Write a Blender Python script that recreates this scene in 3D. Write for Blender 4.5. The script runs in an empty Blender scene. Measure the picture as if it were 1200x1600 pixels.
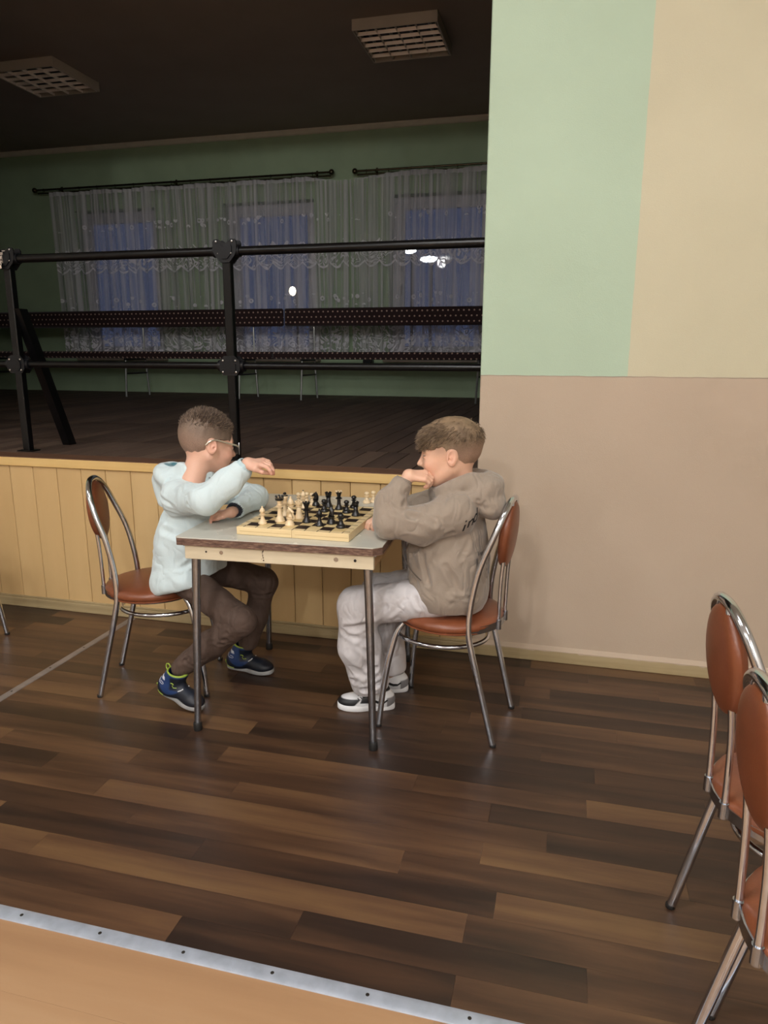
import bpy, bmesh, math, random
import numpy as np
from mathutils import Vector, Matrix

# ------------------------------------------------------------------ camera
sc = bpy.context.scene
COL = sc.collection
CAM_H, FPX, PITCH, YAW, ROLL = 1.4, 1108.0, .2225, .251, .0023
_f = Vector((-math.sin(YAW)*math.cos(PITCH), math.cos(YAW)*math.cos(PITCH), -math.sin(PITCH)))
_r = Vector((math.cos(YAW), math.sin(YAW), 0))
_u = _r.cross(_f)
_r2 = _r*math.cos(ROLL) + _u*math.sin(ROLL)
_u2 = -_r*math.sin(ROLL) + _u*math.cos(ROLL)
cd = bpy.data.cameras.new('camera')
cam = bpy.data.objects.new('camera', cd); COL.objects.link(cam)
cd.sensor_fit = 'VERTICAL'; cd.sensor_height = 36.0; cd.sensor_width = 27.0
cd.lens = FPX/1600*36.0
cd.clip_start = .02; cd.clip_end = 200
cam.matrix_world = Matrix(((_r2.x, _u2.x, -_f.x, 0), (_r2.y, _u2.y, -_f.y, 0), (_r2.z, _u2.z, -_f.z, CAM_H), (0, 0, 0, 1)))
sc.camera = cam

# ------------------------------------------------------------------ world, exposure
sc.view_settings.view_transform = 'Standard'
sc.view_settings.look = 'None'
sc.view_settings.gamma = 1.0
sc.view_settings.use_curve_mapping = False
sc.view_settings.exposure = 0.95
w = bpy.data.worlds.new('dusk'); sc.world = w; w.use_nodes = True
bg = w.node_tree.nodes['Background']
bg.inputs[0].default_value = (.019, .024, .046, 1); bg.inputs[1].default_value = 1.0
sc.cycles.max_bounces = 7
sc.cycles.diffuse_bounces = 4
sc.cycles.glossy_bounces = 4
sc.cycles.transparent_max_bounces = 12
sc.cycles.sample_clamp_indirect = 4.0
sc.cycles.use_denoising = True

# the hall's ceiling lamps (area lights sit in the lamp housings built further down)
HALL_LAMPS = [(-.95, .55, 20, 0), (-.95, -2.0, 10, 36), (1.9, .3, 4, 0), (1.9, -2.4, 6, 36), (-3.6, .3, 6, 0), (-3.6, -2.4, 8, 30), (-.95, -4.4, 6, 95), (1.9, -4.6, 6, 85)]
LAMP_COLOR = (1.0, .995, .985)
LAMP_Z = 3.9

# ------------------------------------------------------------------ mesh helpers
def link(o, parent=None):
    COL.objects.link(o)
    if parent is not None: o.parent = parent
    return o
def mesh_obj(name, V, Fc, mat=None, parent=None, smooth=False, loc=None):
    me = bpy.data.meshes.new(name)
    me.from_pydata([tuple(map(float, v)) for v in V], [], [tuple(map(int, f)) for f in Fc])
    me.update()
    if smooth: me.polygons.foreach_set('use_smooth', [True]*len(me.polygons))
    if mat: me.materials.append(mat)
    o = bpy.data.objects.new(name, me)
    if loc is not None: o.location = loc
    return link(o, parent)
def empty(name, loc, label=None, cat=None, group=None, rz=0):
    o = bpy.data.objects.new(name, None); o.empty_display_size = .05
    COL.objects.link(o); o.location = loc; o.rotation_euler = (0, 0, rz)
    return tag(o, label, cat, group)
def tag(o, label=None, cat=None, group=None, kind=None):
    if label: o['label'] = label
    if cat: o['category'] = cat
    if group: o['group'] = group
    if kind: o['kind'] = kind
    return o
class MB:
    """collects shapes into one mesh"""
    def __init__(s): s.V = []; s.F = []; s.M = []
    def add(s, V, F, m=0):
        n = len(s.V); s.V += [tuple(v) for v in V]; s.F += [tuple(i+n for i in f) for f in F]; s.M += [m]*len(F); return s
    def box(s, lo, hi, m=0, b=0.0):
        x0, y0, z0 = lo; x1, y1, z1 = hi
        if b <= 0:
            V = [(x0,y0,z0),(x1,y0,z0),(x1,y1,z0),(x0,y1,z0),(x0,y0,z1),(x1,y0,z1),(x1,y1,z1),(x0,y1,z1)]
            F = [(0,3,2,1),(4,5,6,7),(0,1,5,4),(1,2,6,5),(2,3,7,6),(3,0,4,7)]
            return s.add(V, F, m)
        bm = bmesh.new(); bmesh.ops.create_cube(bm, size=1)
        for v in bm.verts:
            v.co = Vector(((x0+x1)/2+v.co.x*(x1-x0), (y0+y1)/2+v.co.y*(y1-y0), (z0+z1)/2+v.co.z*(z1-z0)))
        bmesh.ops.bevel(bm, geom=list(bm.edges), offset=b, segments=1, affect='EDGES')
        bm.verts.index_update()
        V = [tuple(v.co) for v in bm.verts]; F = [tuple(v.index for v in f.verts) for f in bm.faces]; bm.free()
        return s.add(V, F, m)
    def tube(s, pts, r, n=10, closed=False, m=0, caps=True, radii=None):
        P = [Vector(p) for p in pts]; N = len(P)
        T = []
        for i in range(N):
            a = P[(i-1) % N] if (closed or i > 0) else P[i]; b = P[(i+1) % N] if (closed or i < N-1) else P[i]
            T.append((b-a).normalized())
        up = Vector((0, 0, 1)) if abs(T[0].z) < .9 else Vector((1, 0, 0))
        nrm = (up - T[0]*up.dot(T[0])).normalized(); V = []
        for i in range(N):
            nrm = (nrm - T[i]*nrm.dot(T[i])).normalized(); bi = T[i].cross(nrm)
            rr = radii[i] if radii else r
            for k in range(n):
                a = 2*math.pi*k/n; V.append(P[i] + (nrm*math.cos(a) + bi*math.sin(a))*rr)
        F = []
        for i in range(N if closed else N-1):
            j = (i+1) % N
            for k in range(n):
                l = (k+1) % n; F.append((i*n+k, i*n+l, j*n+l, j*n+k))
        if caps and not closed:
            F.append(tuple(range(n-1, -1, -1))); F.append(tuple((N-1)*n+k for k in range(n)))
        return s.add(V, F, m)
    def lathe(s, prof, n=16, c=(0, 0, 0), m=0):
        V = []; F = []
        for r, z in prof:
            for k in range(n):
                a = 2*math.pi*k/n; V.append((c[0]+r*math.cos(a), c[1]+r*math.sin(a), c[2]+z))
        for i in range(len(prof)-1):
            for k in range(n):
                l = (k+1) % n; F.append((i*n+k, i*n+l, (i+1)*n+l, (i+1)*n+k))
        F.append(tuple(range(n-1, -1, -1))); F.append(tuple((len(prof)-1)*n+k for k in range(n)))
        return s.add(V, F, m)
    def prism(s, outline, axis, a, b, m=0):
        """outline: 2-D points; axis 0/1/2 = extrusion axis, from a to b"""
        n = len(outline); V = []
        for t in (a, b):
            for p, q in outline:
                V.append((t, p, q) if axis == 0 else (p, t, q) if axis == 1 else (p, q, t))
        F = [tuple(range(n-1, -1, -1)), tuple(range(n, 2*n))] + [(i, (i+1) % n, n+(i+1) % n, n+i) for i in range(n)]
        return s.add(V, F, m)
    def sphere(s, c, r, n=12, m=0, sc_=(1, 1, 1)):
        k = n//2; prof = []
        for i in range(k+1):
            a = -math.pi/2+math.pi*i/k; prof.append((max(1e-5, math.cos(a)*r), math.sin(a)*r))
        V = []; F = []
        for rr, z in prof:
            for j in range(n):
                a = 2*math.pi*j/n; V.append((c[0]+rr*math.cos(a)*sc_[0], c[1]+rr*math.sin(a)*sc_[1], c[2]+z*sc_[2]))
        for i in range(k):
            for j in range(n):
                l = (j+1) % n; F.append((i*n+j, i*n+l, (i+1)*n+l, (i+1)*n+j))
        return s.add(V, F, m)
    def build(s, name, mats, parent=None, smooth=False, loc=None, angle=None):
        me = bpy.data.meshes.new(name); me.from_pydata(s.V, [], s.F); me.update()
        if not isinstance(mats, (list, tuple)): mats = [mats]
        for mm in mats: me.materials.append(mm)
        me.polygons.foreach_set('material_index', s.M)
        bm = bmesh.new(); bm.from_mesh(me); bmesh.ops.recalc_face_normals(bm, faces=bm.faces[:])
        if smooth:
            lim = math.radians(angle or 40)
            for f in bm.faces: f.smooth = True
            for e in bm.edges:
                e.smooth = not (len(e.link_faces) == 2 and e.calc_face_angle(0) > lim)
        bm.to_mesh(me); bm.free()
        o = bpy.data.objects.new(name, me)
        if loc is not None: o.location = loc
        return link(o, parent)
def smooth_path(pts, n=8, closed=False):
    P = [Vector(p) for p in pts]; out = []; N = len(P)
    for i in range(N if closed else N-1):
        g = lambda j: P[j % N] if closed else P[min(max(j, 0), N-1)]
        p0, p1, p2, p3 = g(i-1), g(i), g(i+1), g(i+2)
        for k in range(n):
            t = k/n
            out.append(.5*((2*p1)+(p2-p0)*t+(2*p0-5*p1+4*p2-p3)*t*t+(3*p1-p0-3*p2+p3)*t**3))
    if not closed: out.append(P[-1])
    return out
def copy_tree(o, parent=None):
    c = o.copy(); COL.objects.link(c)
    if parent is not None: c.parent = parent
    for ch in list(o.children): copy_tree(ch, c)
    return c

# ------------------------------------------------------------------ materials
def mat_new(name):
    m = bpy.data.materials.new(name); m.use_nodes = True
    nt = m.node_tree; b = nt.nodes['Principled BSDF']
    return m, nt, b
def N(nt, typ, **kw):
    n = nt.nodes.new(typ)
    for k, v in kw.items():
        if k.startswith('i_'):
            key = k[2:]; key = int(key) if key.isdigit() else key.replace('_', ' ')
            n.inputs[key].default_value = v
        else: setattr(n, k, v)
    return n
def S(c):
    """sRGB 0-255 -> linear"""
    return tuple(((x/255)/12.92 if x/255 <= .04045 else ((x/255+.055)/1.055)**2.4) for x in c[:3]) + (1,)
def ramp(nt, stops, fac, interp='LINEAR'):
    r = nt.nodes.new('ShaderNodeValToRGB'); r.color_ramp.interpolation = interp
    e = r.color_ramp.elements
    while len(e) > 1: e.remove(e[-1])
    e[0].position, e[0].color = stops[0]
    for p, c in stops[1:]:
        x = e.new(p); x.color = c
    nt.links.new(fac, r.inputs[0]); return r
def bump(nt, b, height, strength=.3, dist=.002):
    n = nt.nodes.new('ShaderNodeBump'); n.inputs['Strength'].default_value = strength; n.inputs['Distance'].default_value = dist
    nt.links.new(height, n.inputs['Height']); nt.links.new(n.outputs[0], b.inputs['Normal']); return n
def coords(nt, scale=(1, 1, 1), kind='Object'):
    tc = nt.nodes.new('ShaderNodeTexCoord'); mp = nt.nodes.new('ShaderNodeMapping'); mp.inputs['Scale'].default_value = scale
    nt.links.new(tc.outputs[kind], mp.inputs[0]); return mp.outputs[0]
def fold_bump(nt, b, fold, sc_=15.0):
    """soft ridges of creased cloth, laid over the fine weave"""
    n = N(nt, 'ShaderNodeTexNoise', i_Scale=1.0, i_Detail=1.5, i_Distortion=.8); nt.links.new(coords(nt, (sc_, sc_, sc_*.62)), n.inputs[0])
    a = N(nt, 'ShaderNodeMath', operation='SUBTRACT'); a.inputs[1].default_value = .5; nt.links.new(n.outputs[0], a.inputs[0])
    c = N(nt, 'ShaderNodeMath', operation='ABSOLUTE'); nt.links.new(a.outputs[0], c.inputs[0])
    bp = N(nt, 'ShaderNodeBump'); bp.inputs['Strength'].default_value = fold; bp.inputs['Distance'].default_value = .03
    nt.links.new(c.outputs[0], bp.inputs['Height'])
    old = b.inputs['Normal'].links[0].from_node if b.inputs['Normal'].links else None
    if old is not None: nt.links.new(bp.outputs[0], old.inputs['Normal'])
    else: nt.links.new(bp.outputs[0], b.inputs['Normal'])
def mat_plain(name, c, rough=.5, metal=0, var=.0, vscale=8, bmp=0, bscale=200, spec=.5, coat=0, sheen=0, fold=0):
    m, nt, b = mat_new(name)
    b.inputs['Roughness'].default_value = rough; b.inputs['Metallic'].default_value = metal
    b.inputs['Specular IOR Level'].default_value = spec
    b.inputs['Coat Weight'].default_value = coat
    b.inputs['Sheen Weight'].default_value = sheen
    c = S(c)
    co = coords(nt)
    ns = N(nt, 'ShaderNodeTexNoise', i_Scale=vscale, i_Detail=4.0); nt.links.new(co, ns.inputs[0])
    lo = tuple(x*(1-var) for x in c[:3])+(1,); hi = tuple(min(1, x*(1+var)) for x in c[:3])+(1,)
    r = ramp(nt, [(.3, lo), (.7, hi)], ns.outputs[0]); nt.links.new(r.outputs[0], b.inputs['Base Color'])
    if bmp:
        n2 = N(nt, 'ShaderNodeTexNoise', i_Scale=bscale, i_Detail=3.0); nt.links.new(co, n2.inputs[0])
        bump(nt, b, n2.outputs[0], bmp)
    if fold: fold_bump(nt, b, fold)
    return m
def mat_wood(name, stops, grain=(3, 40, 40), rough=.4, rnd=.0, bmp=.08, coat=0, noise_w=.45, spec=.5):
    """stops: ramp colours; a board's tone comes from its own random value, the grain from stretched noise"""
    m, nt, b = mat_new(name)
    oi = nt.nodes.new('ShaderNodeObjectInfo')
    tc = nt.nodes.new('ShaderNodeTexCoord')
    geo = nt.nodes.new('ShaderNodeNewGeometry')
    add = N(nt, 'ShaderNodeVectorMath', operation='ADD')
    nt.links.new(geo.outputs['Position'], add.inputs[0])
    mul = N(nt, 'ShaderNodeMath', operation='MULTIPLY'); mul.inputs[1].default_value = 37.0*(1 if rnd else 0)
    nt.links.new(oi.outputs['Random'], mul.inputs[0]); nt.links.new(mul.outputs[0], add.inputs[1])
    mp = nt.nodes.new('ShaderNodeMapping'); mp.inputs['Scale'].default_value = grain
    nt.links.new(add.outputs[0], mp.inputs[0])
    n1 = N(nt, 'ShaderNodeTexNoise', i_Scale=1.0, i_Detail=6.0, i_Roughness=.6, i_Distortion=.4); nt.links.new(mp.outputs[0], n1.inputs[0])
    mp2 = nt.nodes.new('ShaderNodeMapping'); mp2.inputs['Scale'].default_value = tuple(g*.25 for g in grain)
    nt.links.new(add.outputs[0], mp2.inputs[0])
    n2 = N(nt, 'ShaderNodeTexNoise', i_Scale=1.0, i_Detail=2.0); nt.links.new(mp2.outputs[0], n2.inputs[0])
    a = N(nt, 'ShaderNodeMath', operation='MULTIPLY_ADD'); a.inputs[1].default_value = noise_w; nt.links.new(n1.outputs[0], a.inputs[0])
    a2 = N(nt, 'ShaderNodeMath', operation='MULTIPLY_ADD'); a2.inputs[1].default_value = noise_w*1.3; nt.links.new(n2.outputs[0], a2.inputs[0])
    rr = N(nt, 'ShaderNodeMath', operation='MULTIPLY'); rr.inputs[1].default_value = rnd; nt.links.new(oi.outputs['Random'], rr.inputs[0])
    nt.links.new(rr.outputs[0], a.inputs[2]); nt.links.new(a.outputs[0], a2.inputs[2])
    sub = N(nt, 'ShaderNodeMath', operation='MULTIPLY_ADD'); nt.links.new(a2.outputs[0], sub.inputs[0])
    sub.inputs[1].default_value = 1.0; sub.inputs[2].default_value = .5-(noise_w*1.15+rnd*.5)
    r = ramp(nt, stops, sub.outputs[0]); nt.links.new(r.outputs[0], b.inputs['Base Color'])
    b.inputs['Roughness'].default_value = rough; b.inputs['Coat Weight'].default_value = coat
    b.inputs['Specular IOR Level'].default_value = spec
    if bmp: bump(nt, b, n1.outputs[0], bmp, .001)
    return m
def mat_vcol(name, rough=.6, bmp=.2, bscale=300, sss=0, sheen=0, var=.06, fold=0):
    m, nt, b = mat_new(name)
    at = N(nt, 'ShaderNodeAttribute', attribute_name='Col')
    ns = N(nt, 'ShaderNodeTexNoise', i_Scale=bscale, i_Detail=3.0); nt.links.new(coords(nt), ns.inputs[0])
    r = ramp(nt, [(.3, (1-var,)*3+(1,)), (.7, (1, 1, 1, 1))], ns.outputs[0])
    mx = N(nt, 'ShaderNodeMix', data_type='RGBA', blend_type='MULTIPLY'); mx.inputs[0].default_value = 1
    nt.links.new(at.outputs['Color'], mx.inputs[6]); nt.links.new(r.outputs[0], mx.inputs[7])
    nt.links.new(mx.outputs[2], b.inputs['Base Color'])
    b.inputs['Roughness'].default_value = rough
    if sss:
        b.inputs['Subsurface Weight'].default_value = sss; b.inputs['Subsurface Radius'].default_value = (.01, .004, .002); b.inputs['Subsurface Scale'].default_value = .5
    b.inputs['Sheen Weight'].default_value = sheen
    if bmp: bump(nt, b, ns.outputs[0], bmp, .0015)
    if fold: fold_bump(nt, b, fold)
    return m
def mat_emit(name, c, s):
    m, nt, b = mat_new(name)
    b.inputs['Base Color'].default_value = (.8, .8, .8, 1); b.inputs['Emission Color'].default_value = c; b.inputs['Emission Strength'].default_value = s
    return m

chrome = mat_plain('chrome', (208, 212, 220), rough=.13, metal=1, var=.06, vscale=30)
steel = mat_plain('worn_chrome', (168, 172, 180), rough=.24, metal=1, var=.12, vscale=25, bmp=.1, bscale=90)
vinyl = mat_plain('brown_vinyl', (122, 68, 42), rough=.36, var=.12, vscale=14, bmp=.12, bscale=260)
rubber = mat_plain('black_rubber', (22, 20, 19), rough=.6, var=.1)
black_paint = mat_plain('black_paint', (7, 7, 9), rough=.3, var=.25, vscale=12, bmp=.05, bscale=60, spec=.35)
black_iron = mat_plain('black_plate', (14, 15, 19), rough=.42, var=.2, vscale=20, spec=.35)
bolt_mat = mat_plain('bolt', (200, 200, 200), rough=.25, metal=1)

# ------------------------------------------------------------------ the room
WALL_Y = 3.155; OPEN_X = -.376; STAGE_Z = .85; BACK_Y = 8.8; CEIL = 4.0
def mat_wall(name, kind):
    m, nt, b = mat_new(name)
    geo = nt.nodes.new('ShaderNodeNewGeometry'); sx = nt.nodes.new('ShaderNodeSeparateXYZ'); nt.links.new(geo.outputs['Position'], sx.inputs[0])
    wob = N(nt, 'ShaderNodeTexNoise', i_Scale=14.0, i_Detail=2.0); nt.links.new(geo.outputs['Position'], wob.inputs[0])
    wx = N(nt, 'ShaderNodeMath', operation='MULTIPLY_ADD'); wx.inputs[1].default_value = .006
    nt.links.new(wob.outputs[0], wx.inputs[0]); nt.links.new(sx.outputs[0], wx.inputs[2])
    wz = N(nt, 'ShaderNodeMath', operation='MULTIPLY_ADD'); wz.inputs[1].default_value = .006
    nt.links.new(wob.outputs[0], wz.inputs[0]); nt.links.new(sx.outputs[2], wz.inputs[2])
    gx = N(nt, 'ShaderNodeMath', operation='GREATER_THAN'); gx.inputs[1].default_value = .236; nt.links.new(wx.outputs[0], gx.inputs[0])
    gz = N(nt, 'ShaderNodeMath', operation='GREATER_THAN'); gz.inputs[1].default_value = 1.304; nt.links.new(wz.outputs[0], gz.inputs[0])
    mx = N(nt, 'ShaderNodeMix', data_type='RGBA'); mx.inputs[6].default_value = S((184, 204, 181)); mx.inputs[7].default_value = S((206, 199, 172))
    nt.links.new(gx.outputs[0], mx.inputs[0])
    mx2 = N(nt, 'ShaderNodeMix', data_type='RGBA'); mx2.inputs[6].default_value = S((192, 173, 153)); nt.links.new(mx.outputs[2], mx2.inputs[7]); nt.links.new(gz.outputs[0], mx2.inputs[0])
    # a thin darker pencil line where the colours meet
    ln = N(nt, 'ShaderNodeMath', operation='COMPARE'); ln.inputs[1].default_value = 1.3025; ln.inputs[2].default_value = .0018; nt.links.new(wz.outputs[0], ln.inputs[0])
    lw = N(nt, 'ShaderNodeTexNoise', i_Scale=5.0); nt.links.new(geo.outputs['Position'], lw.inputs[0])
    l2 = N(nt, 'ShaderNodeMath', operation='MULTIPLY'); nt.links.new(ln.outputs[0], l2.inputs[0]); nt.links.new(lw.outputs[0], l2.inputs[1])
    big = N(nt, 'ShaderNodeTexNoise', i_Scale=1.6, i_Detail=5.0); nt.links.new(geo.outputs['Position'], big.inputs[0])
    rr = ramp(nt, [(.3, (.90, .895, .88, 1)), (.75, (1, 1, 1, 1))], big.outputs[0])
    mu = N(nt, 'ShaderNodeMix', data_type='RGBA', blend_type='MULTIPLY'); mu.inputs[0].default_value = 1
    nt.links.new(mx2.outputs[2], mu.inputs[6]); nt.links.new(rr.outputs[0], mu.inputs[7])
    m3 = N(nt, 'ShaderNodeMix', data_type='RGBA'); m3.inputs[7].default_value = S((120, 112, 100))
    nt.links.new(l2.outputs[0], m3.inputs[0]); nt.links.new(mu.outputs[2], m3.inputs[6])
    nt.links.new(m3.outputs[2], b.inputs['Base Color']); b.inputs['Roughness'].default_value = .62; b.inputs['Specular IOR Level'].default_value = .3
    fn = N(nt, 'ShaderNodeTexNoise', i_Scale=230.0, i_Detail=4.0, i_Roughness=.7); nt.links.new(geo.outputs['Position'], fn.inputs[0])
    fn2 = N(nt, 'ShaderNodeTexNoise', i_Scale=22.0, i_Detail=3.0); nt.links.new(geo.outputs['Position'], fn2.inputs[0])
    ad = N(nt, 'ShaderNodeMath', operation='ADD'); nt.links.new(fn.outputs[0], ad.inputs[0]); nt.links.new(fn2.outputs[0], ad.inputs[1])
    bump(nt, b, ad.outputs[0], .35, .002)
    return m
wall_mat = mat_wall('three_colour_paint', 0)
green_mat = mat_plain('green_wall_paint', (160, 182, 150), rough=.7, var=.07, vscale=3, bmp=.15, bscale=150)
hall_mat = mat_plain('hall_wall_paint', (196, 190, 180), rough=.8, var=.04, vscale=2, bmp=.1, bscale=120)
ceil_mat = mat_plain('grey_brown_ceiling', (150, 137, 128), rough=.9, var=.05, vscale=2, bmp=.1, bscale=90)
hceil_mat = mat_plain('pale_hall_ceiling', (205, 204, 200), rough=.9, var=.03, vscale=2)
cornice_mat = mat_plain('cornice_paint', (225, 216, 202), rough=.8, var=.05)

def struct(name, mb, mats, parent=None, smooth=False):
    o = mb.build(name, mats, parent, smooth)
    if parent is None: tag(o, kind='structure')
    return o
HX0, HX1, HY0 = -6.2, 3.4, -6.2
m = MB(); m.box((OPEN_X, WALL_Y, 0), (HX1, WALL_Y+.28, CEIL), b=.004)
struct('wall_right_of_stage', m, wall_mat)
m = MB(); m.box((HX0, WALL_Y, 0), (-3.9, WALL_Y+.28, CEIL)); struct('wall_left_of_stage', m, wall_mat)
m = MB(); m.box((-5.6, WALL_Y, 3.80), (OPEN_X, WALL_Y+.28, CEIL)); struct('wall_above_stage', m, hall_mat)
m = MB(); m.box((HX0-.1, HY0, 0), (HX0, WALL_Y+.28, CEIL)); struct('wall_left', m, hall_mat)
m = MB(); m.box((HX1, HY0, 0), (HX1+.1, WALL_Y+.28, CEIL)); struct('wall_right', m, hall_mat)
m = MB(); m.box((HX0-.1, HY0-.1, 0), (HX1+.1, HY0, CEIL)); struct('wall_rear', m, hall_mat)
m = MB(); m.box((HX0-.1, HY0-.1, CEIL), (HX1+.1, WALL_Y+.28, CEIL+.1)); struct('ceiling_hall', m, hceil_mat)
m = MB(); m.box((-9.4, WALL_Y+.28, CEIL), (2.2, BACK_Y+.3, CEIL+.1)); struct('ceiling_stage', m, ceil_mat)
m = MB(); m.box((-9.4, WALL_Y+.28, STAGE_Z-.3), (-9.3, BACK_Y, CEIL)); struct('wall_stage_left', m, green_mat)
m = MB(); m.box((2.1, WALL_Y+.28, STAGE_Z-.3), (2.2, BACK_Y, CEIL)); struct('wall_stage_right', m, green_mat)
m = MB(); m.box((-9.3, WALL_Y+.28, STAGE_Z-.3), (HX0-.1, WALL_Y+.38, CEIL)); struct('wall_stage_front', m, green_mat)
# back wall with three window recesses
WINS = [(-6.57, -5.34), (-4.385, -3.155), (-2.19, -.96)]
WZ0, WZ1 = 1.30, 3.22
m = MB(); xs = [-9.3]+[v for a in WINS for v in a]+[2.1]
for i in range(0, len(xs), 2): m.box((xs[i], BACK_Y, STAGE_Z-.3), (xs[i+1], BACK_Y+.3, CEIL))
for a, b_ in WINS:
    m.box((a, BACK_Y, STAGE_Z-.3), (b_, BACK_Y+.3, WZ0)); m.box((a, BACK_Y, WZ1), (b_, BACK_Y+.3, CEIL))
struct('wall_back', m, green_mat)
m = MB(); m.prism([(BACK_Y-.055, CEIL), (BACK_Y-.055, CEIL-.02), (BACK_Y-.03, CEIL-.05), (BACK_Y, CEIL-.055), (BACK_Y, CEIL)], 0, -9.3, 2.1)
struct('trim_1', m, cornice_mat)

# floors -------------------------------------------------------------
DK = [(0.0, S((28, 20, 17))), (.25, S((46, 32, 25))), (.45, S((68, 47, 34))), (.62, S((90, 64, 45))), (.8, S((106, 79, 53))), (1.0, S((122, 94, 64)))]
dark_lam = mat_wood('dark_laminate', DK, grain=(2.2, 26, 26), rough=.36, rnd=.46, bmp=.05, noise_w=.62, spec=.55)
dark_base = mat_wood('dark_laminate_base', DK, grain=(1.6, 10, 10), rough=.33, rnd=0, bmp=.05, noise_w=.6)
LT = [(0.0, S((136, 100, 72))), (.5, S((166, 130, 96))), (1.0, S((182, 150, 116)))]
light_lam = mat_wood('light_laminate', LT, grain=(1.6, 18, 18), rough=.36, rnd=.18, bmp=.04, noise_w=.45)
seam = mat_plain('laminate_core', (40, 27, 20), rough=.7)
m = MB(); m.box((HX0-.1, 1.24, -.06), (HX1+.1, WALL_Y+.28, -.0035))
floor = struct('floor', m, dark_base)
m = MB(); m.box((HX0-.1, HY0-.1, -.06), (HX1+.1, 1.24, -.0035)); floor2 = struct('floor_front', m, light_lam)
def plank_mesh(L, Wd, T, bv):
    mb = MB(); x0, x1, y0, y1 = 0, L, 0, Wd
    V = [(x0,y0,-T),(x1,y0,-T),(x1,y1,-T),(x0,y1,-T),(x0,y0,-bv),(x1,y0,-bv),(x1,y1,-bv),(x0,y1,-bv),
         (x0+bv,y0+bv,0),(x1-bv,y0+bv,0),(x1-bv,y1-bv,0),(x0+bv,y1-bv,0)]
    F = [(0,3,2,1),(8,9,10,11)]+[(i,(i+1)%4,4+(i+1)%4,4+i) for i in range(4)]+[(4+i,4+(i+1)%4,8+(i+1)%4,8+i) for i in range(4)]
    me = bpy.data.meshes.new('plank'); me.from_pydata(V, [], F); me.update(); return me
def lay(parent, x0, x1, y0, y1, wd, lens, mat, T, z=0, along='x', seed=1, bv=.00002, gap=.0004, name='plank', first=None):
    rnd = random.Random(seed); cache = {}
    rows = int(round((y1-y0)/wd)); n = 0
    for r in range(rows):
        x = x0 - rnd.random()*lens[0]*.8
        k0 = 0
        while x < x1:
            L = rnd.choice(lens)
            if x+L > x1: L = max(.12, round((x1-x)/.05)*.05)
            key = round(L, 3)
            if key not in cache:
                cache[key] = plank_mesh(L-gap, wd-gap, T, bv); cache[key].materials.append(mat)
            o = bpy.data.objects.new(name, cache[key])
            o.parent = parent; n += 1
            if along == 'x': o.location = (x, y0+r*wd, z)
            else: o.location = (y0+(r+1)*wd, x, z); o.rotation_euler = (0, 0, math.pi/2)
            COL.objects.link(o); x += L
    return n
lay(floor, -4.25, 2.0, 1.262, 3.152, .0945, [.55, .7, .85, 1.0, 1.25], dark_lam, .003, seed=5)
lay(floor2, -3.2, 1.5, .49, 1.25, .19, [1.3], light_lam, .003, seed=3)
alu = mat_plain('aluminium', (176, 184, 198), rough=.35, metal=.35, var=.15, vscale=20, bmp=.1, bscale=60)
alu2 = mat_plain('aluminium_dull', (140, 132, 128), rough=.42, metal=.3, var=.15, vscale=20)
def strip(label, a, b_, axis, pos, wd, h, spots, mt):
    prof = []
    for i in range(9):
        t = math.pi*i/8; prof.append((pos-math.cos(t)*wd/2, max(0, math.sin(t))**.6*h))
    mb = MB()
    if axis == 0: mb.prism(prof, 0, a, b_)
    else: mb.prism(prof, 1, a, b_)
    o = mb.build('threshold_strip', mt, None, True)
    tag(o, label, 'floor strip')
    s0 = None
    for p in spots:
        if s0 is None:
            q = MB(); q.lathe([(.0045, 0), (.0045, .0006), (.003, .0013)], 10); s0 = q.build('screw', screw_mat, o, True)
        else:
            s0 = s0.copy(); COL.objects.link(s0)
        s0.location = (p, pos, h-.0002) if axis == 0 else (pos, p, h-.0002)
    return o
screw_mat = mat_plain('screw_dark', (70, 66, 62), rough=.4, metal=.9)
strip('silver metal strip across the floor where dark planks meet light wood', -4.0, 1.8, 0, 1.252, .040, .005, [-2.86+.2276*i for i in range(20)], alu)
strip('thin grey metal strip running from the foreground to the stage front', 1.28, 3.135, 1, -2.195, .036, .004, [1.33+.234*i for i in range(8)], alu2)

# stage ---------------------------------------------------------------
cream = [(0.0, S((178, 144, 96))), (.5, S((206, 173, 122))), (1.0, S((220, 190, 140)))]
board_mat = mat_wood('cream_boards', cream, grain=(10, 10, 1.5), rough=.42, rnd=.25, bmp=.06, noise_w=.35)
trim_mat = mat_wood('cream_trim', [(0, S((190, 148, 88))), (.5, S((222, 186, 122))), (1, S((232, 202, 144)))], grain=(1.5, 30, 60), rough=.4, rnd=0, bmp=.15, noise_w=.55)
base_mat = mat_wood('pale_baseboard', [(0, S((112, 96, 68))), (.45, S((164, 145, 108))), (1, S((192, 174, 138)))], grain=(2.2, 30, 50), rough=.5, rnd=0, bmp=.3, noise_w=.6)
SK = [(0, S((56, 44, 38))), (.45, S((84, 67, 57))), (.75, S((104, 85, 72))), (1, S((124, 102, 88)))]
stage_mat = mat_wood('stage_boards', SK, grain=(16, 1.8, 16), rough=.65, rnd=.3, bmp=.15, noise_w=.5, spec=.35)
edge_mat = mat_wood('stage_edge_board', [(0, S((78, 52, 38))), (.5, S((112, 80, 60))), (1, S((136, 102, 78)))], grain=(2, 20, 20), rough=.5, rnd=0, bmp=.15, noise_w=.5)
m = MB(); m.box((-5.6, WALL_Y+.03, 0), (OPEN_X, WALL_Y+.05, STAGE_Z-.03)); stage_front = struct('stage_front', m, mat_plain('shadow_gap', (70, 48, 28), rough=.8))
bw = .1475; x = -2.892-bw*14; i = 0; bmesh_ = None
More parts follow.
